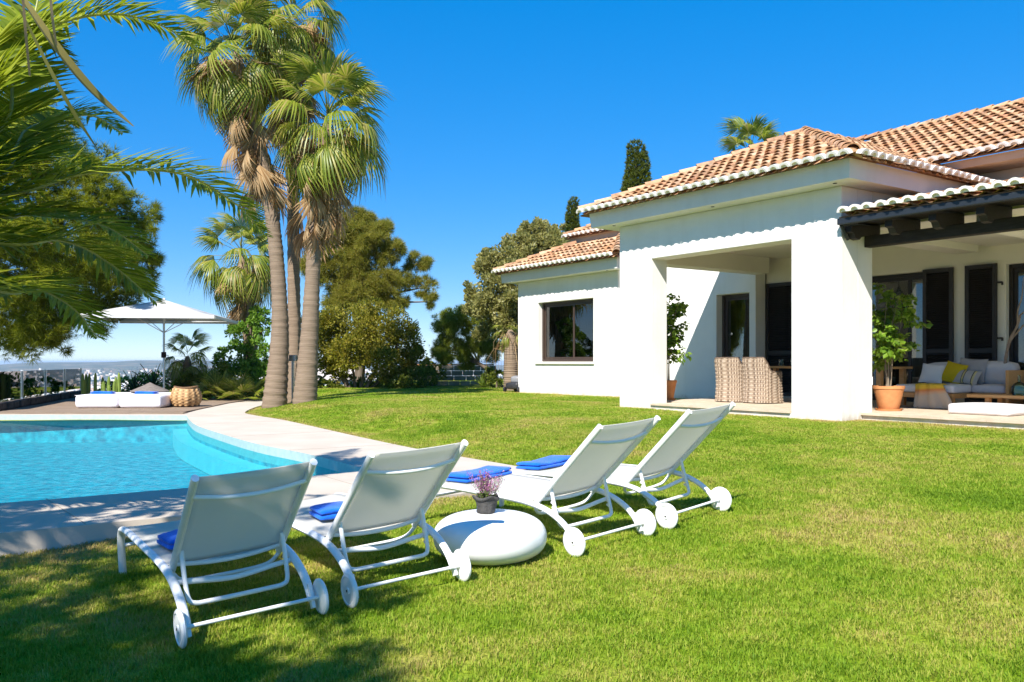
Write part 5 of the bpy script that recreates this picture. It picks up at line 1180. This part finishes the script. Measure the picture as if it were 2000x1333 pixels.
p = at(366, 690, 29); fan_palm('young_palm', 'young fan palm with a short trunk between the parasol and the ivy', [(p.x, 29, .05), (p.x, 29, .8), (p.x, 29, p.z - .1)], [.16, .15, .13], 24, 4, .55, 55, group='garden palms', skirt=.4)
p = at(1466, 285, 33); fan_palm('roof_palm', 'fan palm whose crown shows above the porch roof ridge', [(p.x, 33, .2), (p.x, 33, 4), (p.x, 33, p.z - .55)], [.3, .24, .2], 30, 8, .95, 56, elo=-20, ehi=86, group='garden palms')
p = at(998, 700, 29.6); fan_palm('thick_trunk_palm', 'palm with a thick brown trunk beside the villa wing corner', [(p.x, 29.6, .2), (p.x, 29.6, 1.0), (p.x, 29.65, 1.7), (p.x - .02, 29.7, 2.4)], [.27, .25, .24, .2], 12, 6, .42, 57, elo=-60, ehi=30, group='garden palms', skirt=.6)

# ---- feather palms (long fronds over the pool)
FROND = leaf('feather_palm_leaflet', [(.11, .16, .006), (.18, .24, .010), (.26, .31, .018), (.36, .39, .04)], .45, .6, .2)
RACHIS = surf('frond_rachis', (.28, .30, .07), (.36, .36, .10), 3, .5)
def frond_mesh(name, ctrl, n, Lmax, seed, mats=None, droop=.22, vee=.38):
    g = rng(seed); pts = spline(ctrl, 10); k = len(pts); mb = MB(); seg = [0.0]
    for i in range(1, k): seg.append(seg[-1] + (pts[i] - pts[i - 1]).length)
    tot = seg[-1]; mb.tube(pts, list(np.linspace(.022, .004, k)), 6, mi=1); S = np.array(seg); PP = np.array([list(p) for p in pts])
    for i in range(n):
        f = .10 + .90 * (i + .5) / n; s = f * tot; c = Vector([np.interp(s, S, PP[:, d]) for d in range(3)]); c2 = Vector([np.interp(min(s + .05, tot + 1e-6), S, PP[:, d]) for d in range(3)]); c0 = Vector([np.interp(max(s - .05, 0), S, PP[:, d]) for d in range(3)])
        T = (c2 - c0).normalized(); sd = T.cross(Vector((0, 0, 1))); sd = sd.normalized() if sd.length > .05 else Vector((1, 0, 0)); U = sd.cross(T).normalized()
        if U.z < 0: U = -U
        L = Lmax * (math.sin(math.pi * min(1, .12 + f * .86)) ** .6) * g.uniform(.88, 1.08)
        if f > .93: L *= .8
        for sg in (-1, 1):
            fw = .34 + .55 * f + g.normal(0, .07); d = (sd * sg + T * fw + U * (vee + g.normal(0, .16))).normalized(); w = .0145 * (L / .45) ** .5 + .004
            wv = d.cross(U).normalized() * w; m_ = c + d * L * .5; e = c + d * L - Vector((0, 0, droop * L * g.uniform(.5, 1.4))); m_ -= Vector((0, 0, droop * L * .2)); b = c + d * .01
            mb.add([b - wv * .5, b + wv * .5, m_ + wv, m_ - wv, e, m_ + U * -.006, b + U * -.004], [(0, 6, 5, 3), (6, 1, 2, 5), (3, 5, 4), (5, 2, 4)], 0)
    return mb.mesh(name, mats or [FROND, RACHIS])
def feather_palm(label, base, crown, fronds, nrand, seed, Lf=3.6, trunk_r=.3, azr=(0, 360)):
    g = rng(seed); base = Vector(base); crown = Vector(crown); r = empty('feather_palm', base, 0, label, 'palm', 'feather palms'); c = crown - base
    MB().tube([(0, 0, -.3), c * .5, c], [trunk_r * 1.2, trunk_r, trunk_r * 1.15], 16).build('trunk', TRUNK, r, smooth=60)
    for i, pts in enumerate(fronds): link('frond', frond_mesh('frond', [c] + [Vector(p) - base for p in pts], 175, .60, seed + i), r)
    protos = []
    for q in range(4):
        lift = (.95, .55, .2, -.1)[q]; protos.append(frond_mesh('frond', [(0, 0, 0), (0, Lf * .35, Lf * .35 * lift), (0, Lf * .72, Lf * (.5 * lift - .02)), (0, Lf, Lf * (.42 * lift - .22))], 120, .52, seed + 50 + q))
    for i in range(nrand):
        a = R(g.uniform(*azr)); o = link('frond', protos[i % 4], r); o.matrix_local = Matrix.Translation(c) @ Matrix.Rotation(a, 4, 'Z') @ Matrix.Rotation(g.normal(0, .12), 4, 'X') @ Matrix.Scale(g.uniform(.8, 1.1), 4)
    return r
FC = (-5.55, 5.15, 2.45)
fp = feather_palm('feather palm left of the frame whose long fronds arch over the pool', (-5.75, 4.95, gz(-5.75, 4.95)), FC,
    [[at(-60, 385, 6.3), at(170, 338, 6.9), at(345, 338, 7.5), at(455, 395, 8.0), at(520, 462, 8.3)],
     [at(-40, 470, 6.3), at(120, 470, 6.8), at(215, 515, 7.2), at(306, 592, 7.6)],
     [at(-70, 190, 6.2), at(60, 70, 6.6), at(200, 28, 7.0), at(310, 48, 7.3), at(392, 100, 7.5)],
     [at(-60, 330, 6.3), at(60, 250, 7.0), at(170, 225, 7.6), at(240, 260, 8.0)],
     [at(-60, 420, 6.2), at(60, 420, 6.9), at(200, 440, 7.4), at(290, 500, 7.9)],
     [at(-40, 560, 6.2), at(60, 560, 6.8), at(140, 600, 7.2), at(190, 660, 7.5)],
     [at(-60, 280, 6.2), at(30, 150, 6.8), at(70, 20, 7.2), at(90, -120, 7.5)],
     [at(-60, 350, 6.1), at(40, 300, 6.9), at(110, 300, 7.6), at(170, 340, 8.2)],
     [at(-90, 250, 6.0), at(-20, 90, 6.3), at(60, 60, 6.6), at(140, 120, 6.8)]], 10, 61, azr=(10, 200))
# folded, hanging leaves of the same palm
OLDF = leaf('old_frond', [(.14, .15, .03), (.22, .20, .05), (.33, .24, .10)], .3, .6, .3)
def hang(pts, w, mat, seed):
    P = [Vector(p) - fp.location for p in spline(pts, 8)]; mb = MB(); n = len(P)
    for i in range(n):
        f = i / (n - 1); ww = w * math.sin(math.pi * min(1, .08 + f * .9)) ** .8; s_ = Vector((.8, -.6, 0)); mb.V += [tuple(P[i] - s_ * ww), tuple(P[i] + Vector((0, -.02, -ww * .3))), tuple(P[i] + s_ * ww)]
    for i in range(n - 1):
        for q in (0, 1): mb.F.append((i * 3 + q, i * 3 + q + 1, i * 3 + q + 4, i * 3 + q + 3)); mb.M.append(0)
    return mb.build('folded_leaf', mat, fp, smooth=50)
hang([at(20, -40, 4.6), at(110, 90, 4.7), at(185, 180, 4.8), at(262, 248, 4.9)], .045, OLDF, 1); hang([at(40, 20, 4.8), at(105, 150, 4.9), at(150, 230, 5.0), at(190, 290, 5.1)], .022, OLDF, 2)
for k, (x0, x1, yb) in enumerate(((42, 60, 150), (95, 112, 90))): hang([at(x0, -60, 4.5), at((x0 + x1) / 2, yb * .4, 4.5), at(x1, yb, 4.55)], .009, DEADLEAF, 10 + k)

# ---- trees
DIA = np.array([(0, 0, 0), (.26, .5, .04), (0, 1, 0), (-.26, .5, .04)]); DIAF = np.array([(0, 1, 2), (0, 2, 3)])
def tuft(n, L, w, seed, spread=.9):
    g = rng(seed); V = []; F = []
    for i in range(n):
        d = np.array([g.normal(0, spread), 1.0, g.normal(0, spread)]); d /= np.linalg.norm(d); s_ = np.cross(d, g.normal(size=3)); s_ /= np.linalg.norm(s_); l = L * g.uniform(.7, 1.15); b = len(V); o = d * .02
        V += [tuple(o - s_ * w), tuple(o + s_ * w), tuple(d * l)]; F.append((b, b + 1, b + 2))
    return np.array(V), np.array(F)
def crown(blobs, n, tv, tf, size, seed, shell=.55, upb=.25, mats=None, flat=.8, clump=0, cs=(.10, .24)):
    g = rng(seed); C = np.array([list(b[0]) for b in blobs]); Rr = np.array([b[1] for b in blobs]); w = Rr ** 2; w /= w.sum(); k = g.choice(len(blobs), n, p=w)
    if clump:      # sprays inside each blob: light and dark bunches with gaps between them
        nc = clump; kc = g.choice(len(blobs), nc, p=w); dc = rand_dirs(g, nc); rc = (shell + (1 - shell) * g.uniform(size=nc)) ** .6
        cc = C[kc] + dc * (Rr[kc] * rc)[:, None] * np.array([1, 1, flat]); q = g.integers(0, nc, n); sg = g.uniform(*cs, nc)[q] * Rr[kc][q]
        d = rand_dirs(g, n); P = cc[q] + d * sg[:, None] * (g.uniform(size=n) ** .4)[:, None]; dd = d * .6 + dc[q] * .7
    else:
        d = rand_dirs(g, n); r = (shell + (1 - shell) * g.uniform(size=n)) ** .7; P = C[k] + d * (Rr[k] * r)[:, None] * np.array([1, 1, flat]); dd = d
    dd = dd + g.normal(0, .45, (n, 3)) + np.array([0, 0, upb]); sc = g.uniform(*size, n)[:, None, None]
    return scatter(tv, tf, frames(dd, roll=g.uniform(0, 6.28, n)) * sc, P)
def ragged(blobs, k, f, seed):
    # break every bough into smaller sprays so that the outline stays uneven
    g = rng(seed); out = []
    for c, r in blobs:
        out.append((c, r * .72))
        for d in rand_dirs(g, k): q = g.uniform(.55, 1.0); out.append((Vector(c) + Vector(d * r * q), r * f * g.uniform(.7, 1.35)))
    return out
def tree(name, label, base, limbs, blobs, n, tmpl, size, mat, seed, cat='tree', group=None, bark=BARK, **kw):
    base = Vector(base); r = empty(name, base, 0, label, cat, group)
    for i, (pts, r0, r1) in enumerate(limbs):
        pp = spline([Vector(p) - base for p in pts], 5); MB().tube(pp, list(np.linspace(r0, r1, len(pp))), 9).build('trunk' if i == 0 else 'branch', bark, r, smooth=60)
    V, F = crown([(Vector(b[0]) - base, b[1]) for b in blobs], n, tmpl[0], tmpl[1], size, seed, **kw)
    tag(link('crown', np_mesh('crown', V, F, [mat]), r), kind='stuff'); return r
NEEDLE = tuft(13, 1.0, .030, 3, .75); LEAFT = (DIA, DIAF)
PINE = leaf('pine_needle', [(0.075, 0.106, 0.006), (0.138, 0.175, 0.009), (0.225, 0.263, 0.015), (0.35, 0.35, 0.025)], 0.45, .5, .25)
pb = [(40, 250, 19, 1.0), (100, 290, 18.6, .9), (55, 380, 19, 1.3), (170, 370, 19, 1.05), (235, 420, 19.4, .85), (275, 470, 19.8, .62), (292, 505, 20, .4), (120, 480, 18.6, 1.3), (205, 520, 19, 1.0), (60, 585, 18.6, 1.1), (140, 600, 19, .85), (20, 500, 18.2, 1.4), (235, 575, 20, .6), (190, 620, 19.5, .55), (100, 645, 19, .55), (30, 650, 18.6, .6), (-60, 330, 19, 1.6), (-80, 550, 19, 1.6), (-170, 430, 19.4, 1.8), (265, 545, 20, .45), (-10, 215, 19, .8)]
pb = [(at(a, b, c * 1.36), d * 1.36) for a, b, c, d in pb]
tree('pine_tree', 'big spreading pine with drooping needle branches at the left edge', (-19.8, 26.5, -3.5), [([(-19.8, 26.5, -4.5), (-19.6, 26.4, 1.5), (-19, 26.2, 5.2), (-18.4, 26.0, 8.2)], .4, .16)] + [([(-19.4, 26.4, 3.5 + .35 * i), (pb[j][0] + Vector((-19.1, 26.4, 4.6))) / 2 + Vector((0, 0, .5)), pb[j][0]], .10, .025) for i, j in enumerate((2, 3, 5, 7, 8, 9, 11, 12, 13))], ragged(pb, 5, .36, 1), 30000, NEEDLE, (.19, .31), PINE, 71, shell=.4, upb=.15, clump=1300, cs=(.25, .55))
BUSH = leaf('carob_leaf', [(0.108, 0.12, 0.01), (0.192, 0.198, 0.017), (0.288, 0.27, 0.029), (0.384, 0.324, 0.054)], 0.45, .45, .3)
bb = [(655, 655, 33, 1.0), (695, 640, 33, 1.15), (745, 645, 33.2, 1.1), (785, 675, 33.4, .95), (812, 705, 33.6, .65), (632, 690, 32.8, .8), (690, 690, 32.6, 1.0), (745, 700, 32.6, .95), (620, 640, 33.4, .8), (715, 610, 33.6, .6), (795, 725, 33.2, .5), (660, 725, 33, .5), (770, 735, 33, .5)]
bb = [(at(a, b, c), d) for a, b, c, d in bb]; b0 = at(690, 768, 33)
tree('carob_tree', 'round dense carob like tree with many thin trunks behind the tall palms', (b0.x, 33, .2), [([(b0.x, 33, 0), (b0.x - .5, 33, .8), (b0.x - 1.2, 33, 1.7)], .10, .05)] + [([(b0.x + .1 * k, 33, 0), (b0.x + .1 * k + x * .5, 33, .9), (b0.x + x, 33, 2.0)], .07, .03) for k, x in enumerate((-.8, -.2, .4, 1.0, 1.7))], ragged(bb, 5, .34, 2), 42000, LEAFT, (.08, .14), BUSH, 72, clump=1100, shell=.4, cs=(.28, .6))
AIRY = leaf('casuarina_needle', [(0.121, 0.149, 0.016), (0.203, 0.223, 0.027), (0.297, 0.29, 0.041), (0.405, 0.338, 0.081)], 0.48, .5, .2)
ab = [(640, 470, 37, .9), (690, 448, 37, 1.0), (735, 450, 37, .8), (700, 505, 37, 1.1), (650, 540, 37, 1.0), (760, 495, 37, .75), (720, 560, 37, 1.1), (675, 590, 37, .9), (785, 545, 37.4, .7), (815, 515, 37.4, .55), (835, 560, 37.4, .55), (760, 580, 37, .8), (845, 590, 37.4, .35), (612, 520, 37, .7), (700, 425, 37, .5)]
ab = [(at(a, b, c), d) for a, b, c, d in ab]; b0 = at(700, 760, 37)
tree('casuarina_tree', 'tall airy olive brown tree with open branches above the round tree', (b0.x, 37, .2), [([(b0.x, 37, 0), (b0.x + .1, 37, 2.5), (b0.x, 37, 5), (b0.x + .3, 37, 6.8)], .22, .06)] + [([(b0.x, 37, 2.6 + .3 * i), (ab[j][0] + Vector((b0.x, 37, 4))) / 2, ab[j][0]], .08, .02) for i, j in enumerate((0, 2, 4, 5, 8, 9, 10, 12, 13))], ragged(ab, 6, .34, 3), 17000, NEEDLE, (.18, .32), AIRY, 73, clump=900, shell=.3, cs=(.28, .6))
LOWP = leaf('small_pine_needle', [(0.112, 0.15, 0.013), (0.188, 0.231, 0.02), (0.263, 0.312, 0.033), (0.35, 0.388, 0.056)], 0.45, .5, .3)
lb = [(868, 645, 34, .6), (895, 628, 34, .65), (930, 640, 34, .7), (880, 680, 34, .75), (915, 675, 34, .7), (950, 680, 34, .6), (858, 690, 34, .45), (905, 710, 34, .4)]
lb = [(at(a, b, c), d) for a, b, c, d in lb]; b0 = at(985, 752, 33.5)
tree('small_pine', 'small dark pine with a leaning trunk in front of the stone wall', (b0.x, 33.5, .3), [([(b0.x, 33.5, .1), (b0.x - .5, 33.7, .9), (b0.x - 1.3, 34, 1.4), (b0.x - 2.0, 34, 1.9)], .11, .04)] + [([(b0.x - 1.0, 33.9, 1.2), (lb[j][0] + Vector((b0.x - 1, 33.9, 1.4))) / 2, lb[j][0]], .05, .015) for j in (0, 2, 4, 6)], ragged(lb, 5, .36, 4), 11000, NEEDLE, (.11, .19), LOWP, 74, clump=420, shell=.3, cs=(.3, .65))
OLIVE = leaf('olive_leaf', [(0.138, 0.144, 0.037), (0.237, 0.237, 0.062), (0.338, 0.325, 0.1), (0.45, 0.425, 0.175)], 0.45, .45, .4)
ob = [(960, 520, 32, .75), (985, 500, 32.4, .8), (1015, 510, 32.6, .8), (975, 575, 31.6, .95), (1005, 560, 31.6, .9), (940, 585, 32, .6), (1000, 620, 31.4, .8), (1040, 470, 33, .75), (1075, 470, 33.4, .7), (1085, 490, 33, .7), (1050, 500, 33, .9), (965, 640, 32, .6), (1000, 670, 31.2, .5), (1035, 450, 33, .5), (925, 600, 32.4, .4), (1110, 500, 34, .9), (1000, 595, 31, .7)]
ob = [(at(a, b, c), d) for a, b, c, d in ob]
tree('olive_tree', 'tall silvery green olive tree rising behind the villa wing', (.3, 32, .25), [([(.3, 32, 0), (.2, 32, 1.4), (.1, 32.2, 3), (.5, 32.4, 4.6)], .22, .09)] + [([(.2, 32, 2.2), (ob[j][0] + Vector((.2, 32, 3))) / 2, ob[j][0]], .08, .02) for j in (0, 3, 5, 6, 8, 11)], ragged(ob, 5, .36, 5), 60000, LEAFT, (.09, .16), OLIVE, 75, clump=1100, shell=.35, cs=(.28, .6))
CYP = leaf('cypress_leaf', [(.03, .05, .005), (.06, .085, .008), (.10, .125, .012), (.15, .17, .02)], .15, .6, .2)
for px, ptop, wid, Y, lab, sd in ((1243, 270, 62, 40, 'tall columnar cypress behind the porch roof', 81), (1120, 380, 35, 45, 'slim columnar cypress farther left behind the villa roofs', 82)):
    b = at(px, 707, Y); tp = at(px, ptop, Y).z; rr = wid / 2 / 1690 * Y; bl = []; z = 1.2
    while z < tp - .3: q = min(1, ((tp - z) / 2.6) ** .55); bl.append((Vector((b.x + .06 * math.sin(z * 2), Y, z)), rr * (.32 + .68 * q) * .93)); z += rr * .5
    tree('cypress', lab, (b.x, Y, .2), [([(b.x, Y, 0), (b.x, Y, tp * .5), (b.x, Y, tp - .5)], .16, .03)], bl, int(15000 * (1 if px > 1200 else .6)), tuft(6, 1, .1, 5, .5), (.12, .24), CYP, sd, group='cypresses behind the villa', upb=1.2, shell=.75, flat=1.0)
IVY = leaf('ivy_leaf', [(0.06, 0.144, 0.014), (0.108, 0.228, 0.024), (0.18, 0.324, 0.036), (0.264, 0.396, 0.06)], 0.4, .4, .4)
ib = [(470, 660, 29.4, .55), (495, 640, 29.4, .5), (460, 700, 29.3, .7), (500, 690, 29.2, .6), (480, 740, 29.2, .8), (455, 745, 29, .6), (510, 745, 29, .6), (505, 620, 29.6, .4)]
tree('ivy_bush', 'bright green ivy mass climbing the short palm trunk', at(482, 775, 29.5), [([at(482, 780, 29.5), at(485, 700, 29.5), at(490, 640, 29.5)], .08, .03)], [(at(a, b, c), d) for a, b, c, d in ib], 9000, LEAFT, (.09, .16), IVY, 76, cat='shrub', clump=230, shell=.6)
SHRUB = leaf('shrub_leaf', [(0.066, 0.096, 0.01), (0.114, 0.156, 0.017), (0.18, 0.216, 0.026), (0.264, 0.288, 0.048)], 0.4, .5, .3)
def shrub(label, blobs, n, seed, mat=SHRUB, size=(.06, .13), grp='low shrubs'):
    bl = [(at(a, b, c), d) for a, b, c, d in blobs]; c0 = bl[0][0]; tree('shrub', label, (c0.x, c0.y, gz(c0.x, c0.y) if c0.y < 38 else 0), [([(c0.x, c0.y, -.1), (c0.x, c0.y, c0.z * .6 + .1), (c0.x, c0.y, c0.z)], .05, .02)], bl, n, LEAFT, size, mat, seed, cat='shrub', group=grp, clump=max(20, n // 45), shell=.5)
shrub('dark low shrub at the foot of the left tall palm', [(430, 745, 28.3, .6), (405, 755, 28, .5), (460, 765, 28, .5), (520, 762, 27.8, .45)], 3800, 90)
shrub('dark shrub behind the wicker basket', [(395, 752, 28.6, .5), (345, 765, 28.2, .45), (370, 755, 28.4, .5)], 3200, 91)
shrub('round dark green shrub at the right foot of the carob like tree', [(800, 748, 32.4, .5), (825, 740, 32.6, .5), (782, 752, 32.2, .4)], 3800, 92)
shrub('low shrub below the leaning trunks behind the palms', [(640, 762, 32.6, .45), (620, 756, 33, .5), (665, 766, 32.4, .3)], 2800, 93)
shrub('dark bush in the shade under the round tree', [(730, 755, 34, .6), (760, 750, 34.3, .6), (705, 758, 34, .5)], 3600, 94)
shrub('far dark bush left of the stone wall', [(845, 738, 35, .5), (835, 720, 35.5, .5)], 2200, 95)
shrub('small green bush by the thick palm trunk', [(970, 742, 33, .4), (955, 735, 33.4, .35)], 1800, 96)
shrub('bush below the glass fence on the hillside', [(30, 772, 30, .5), (75, 765, 31, .6), (0, 770, 29, .6)], 2600, 97)
shrub('bush on the slope behind the cactus', [(250, 762, 32, .6), (215, 768, 32, .5), (290, 756, 31.5, .7), (310, 748, 31, .6)], 4200, 98, mat=IVY)
# dwarf fan palms and spiky rosettes in the bed
def rosette(name, label, loc, n, me, sc, seed, elo=5, ehi=80, group='spiky plants in the pool bed'):
    g = rng(seed); r = empty(name, loc, 0, label, 'plant', group)
    for i in range(n):
        f = (i + .5) / n; e = R(ehi + (elo - ehi) * f); a = i * 2.39996; put('leaf', me[i % len(me)], r, (0, 0, .05), (math.cos(e) * math.cos(a), math.cos(e) * math.sin(a), math.sin(e)), g.normal(0, .2), sc * g.uniform(.8, 1.15))
def blade_mesh(L, w, mat):
    V = []; F = []
    for k in range(6): f = k / 5; ww = w * (1 - f ** 2.2) * (.7 + .6 * math.sin(math.pi * min(1, f + .25))); V += [(-ww, L * f, -.18 * L * f * f + .02), (0, L * f, -.18 * L * f * f), (ww, L * f, -.18 * L * f * f + .02)]
    for k in range(5): F += [(3 * k, 3 * k + 1, 3 * k + 4, 3 * k + 3), (3 * k + 1, 3 * k + 2, 3 * k + 5, 3 * k + 4)]
    return np_mesh('leaf', V, F, [mat], smooth=True)
p = at(425, 765, 27.2); rosette('dwarf_palm', 'dwarf fan palm in the bed right of the wicker basket', (p.x, p.y, .1), 22, FAN_S, .62, 1)
p = at(470, 768, 27); rosette('dwarf_palm', 'dwarf fan palm between the basket and the palm trunks', (p.x, p.y, .1), 20, FAN_S, .6, 2)
p = at(400, 745, 29); rosette('dwarf_palm', 'dwarf fan palm behind the wicker basket', (p.x, p.y, .3), 20, FAN_S, .66, 3)
YUC = leaf('yucca_leaf', [(.03, .055, .02), (.06, .09, .03), (.09, .12, .04)], .15, .45, .4); YB = [blade_mesh(.75, .03, YUC), blade_mesh(.6, .025, YUC)]
for px, py, Y, lab, sd in ((262, 752, 29.5, 'dark spiky yucca behind the grey conical cushion', 4), (300, 745, 30, 'dark spiky yucca just left of the parasol pole', 5), (345, 742, 29.6, 'dark spiky yucca just right of the parasol pole', 6)):
    p = at(px, py, Y); rosette('yucca', lab, (p.x, p.y, max(.1, p.z - .3)), 36, YB, 1.1, sd, -15, 85); MB().tube([(p.x, p.y, -.2), (p.x, p.y, max(.12, p.z - .28))], .07, 8).build('stem', BARK, bpy.data.objects[[o.name for o in bpy.data.objects if o.get('label') == lab][0]]).matrix_parent_inverse = Matrix.Translation(Vector((p.x, p.y, max(.1, p.z - .3)))).inverted()
AG = [blade_mesh(.55, .04, leaf('agave_leaf', [(.14, .20, .03), (.22, .27, .05)], .2, .4, .4))]
p = at(942, 752, 33); rosette('agave', 'small yellow green agave in front of the stone wall', (p.x, p.y, .3), 22, AG, 1.0, 7, 5, 85)
def cactus():
    c = at(200, 770, 26.3); r = empty('cactus', (c.x, c.y, .0), 0, 'row of green columnar cactus stems behind the left daybed', 'cactus'); g = rng(6); mt = surf('cactus_skin', (.12, .19, .03), (.19, .26, .05), 6, .6, .2, 30, .3)
    for k in range(15):
        x = (g.uniform(-.62, .62)); y = g.uniform(-.3, .3); h = g.uniform(.5, 1.05); n = 16; mb = MB(); V = []; Z = [0, h * .3, h * .6, h * .85, h * .95, h]; RR = [.03, .04, .04, .036, .024, .003]
        for z, q in zip(Z, RR):
            for j in range(n): a = 2 * math.pi * j / n; rr = q * (1 + .22 * (j % 2)); V.append((x + rr * math.cos(a) + .04 * z * math.sin(k), y + rr * math.sin(a), z))
        mb.add(V, [(i * n + j, i * n + (j + 1) % n, (i + 1) * n + (j + 1) % n, (i + 1) * n + j) for i in range(5) for j in range(n)]); mb.build('column', mt, r)
cactus()
# ---- garden wall of rough stones behind the small pine, white house below
SW = surf('beige_rubble', (.30, .24, .17), (.46, .39, .30), 3, .95, .7, 14, .1, space='World')
swr = empty('stone_wall', at(960, 707, 36) - Vector((0, 0, 1.0)), R(182), 'low beige rubble stone wall at the back of the lawn', 'wall'); g_ = rng(33)
for row in range(4):
    x = -.2 * (row % 2)
    while x < 3.0:
        w = g_.uniform(.28, .52); d = .02 * g_.normal(); MB().box(x + .008, x + w - .008, -.15 + d, .15, row * .21 + .004, row * .21 + .2).build('stone', SW, swr, bevel=.025); x += w
MB().box(-.1, 3.1, -.2, .17, .842, .9).build('coping_stone', TERRACOTTA, swr, bevel=.01)
hb = at(650, 760, 62); wh = empty('white_house', (hb.x, 62, -3.5), R(8), 'small white house with dark windows seen below the leaning trunks', 'house')
MB().box(-1.6, 1.9, 0, 4, -8, 3.6).build('wall', WHITE_WALL, wh); MB().add([(-1.8, -.3, 3.6), (2.1, -.3, 3.6), (2.1, 4.2, 4.9), (-1.8, 4.2, 4.9), (-1.8, -.3, 3.5), (2.1, -.3, 3.5)], [(0, 1, 2, 3), (4, 5, 1, 0)]).build('roof', surf('pale_roof', (.62, .54, .48), (.68, .60, .54), 2, .9), wh)
for x in (-.9, 0, .9): MB().box(x, x + .45, -.02, -.004, 2.0, 2.6).build('window', DARK, wh)

# ---- lamp post between the palm trunks
lp = empty('garden_lamp', (-5.95, 23.5, gz(-5.95, 23.5)), 0, 'slim grey garden lamp post between the palm trunks', 'lamp'); MB().tube([(0, 0, -.1), (0, 0, 1.15)], .04, 10).build('post', STEEL, lp, smooth=40); MB().box(-.09, .09, -.09, .09, 1.15, 1.32).build('lamp_head', STEEL, lp, bevel=.01)

# ---- trees behind the photographer that dapple the near lawn with shade
feather_palm('feather palm behind the camera that throws frond shade on the near lawn', (-5.3, -3.4, gz(-5.3, -3.4)), (-5.2, -3.2, 6.0), [], 18, 66, 2.3)
sb = []
for gx, gy, zz, rr in ((-1.35, 4.2, 5.4, .75), (-2.1, 4.9, 5.6, .85), (-3.0, 5.4, 5.4, .9), (-1.7, 3.3, 5.2, .6), (-2.7, 4.0, 5.0, .75), (-3.6, 6.2, 5.2, .6), (-1.05, 4.95, 5.8, .5), (-1.5, 5.4, 5.7, .6), (-2.3, 5.9, 5.6, .5), (-3.8, 6.4, 5.2, .6), (-3.3, 7.1, 5.2, .5), (-4.4, 7.0, 5.2, .7), (-2.6, 7.3, 5.2, .45), (-5.2, 6.6, 5.0, .8), (-4.6, 7.7, 5.2, .5), (-2.0, 7.6, 5.4, .35)):
    kk = zz / math.tan(SUN_EL); sb.append(((gx - SX * kk, gy - SY * kk, zz), rr))        # the sun stands behind the camera: the crown hangs up-sun of the shade
tree('shade_tree', 'leafy tree behind the camera that shades the near pool edge', (-6.9, .4, -.2), [([(-6.9, .4, -.4), (-6.4, .6, 2.2), (-5.2, .9, 4.8)], .2, .08)], sb, 9000, LEAFT, (.10, .17), BUSH, 67, clump=330, shell=.4)

HAZE_D = 8e-5
# ---- haze over the valley
hm = bpy.data.materials.new('haze'); hm.use_nodes = True; t = hm.node_tree; t.nodes.clear(); ho = t.nodes.new('ShaderNodeOutputMaterial'); pv = t.nodes.new('ShaderNodeVolumePrincipled'); pv.inputs['Color'].default_value = (.62, .80, 1.0, 1); pv.inputs['Density'].default_value = HAZE_D; pv.inputs['Anisotropy'].default_value = 0.0; t.links.new(pv.outputs[0], ho.inputs['Volume'])
tag(MB().box(-44000, 44000, -44000, 44000, -163, 24).build('haze', hm), 'pale blue haze over the far town and sea', 'haze', kind='stuff')
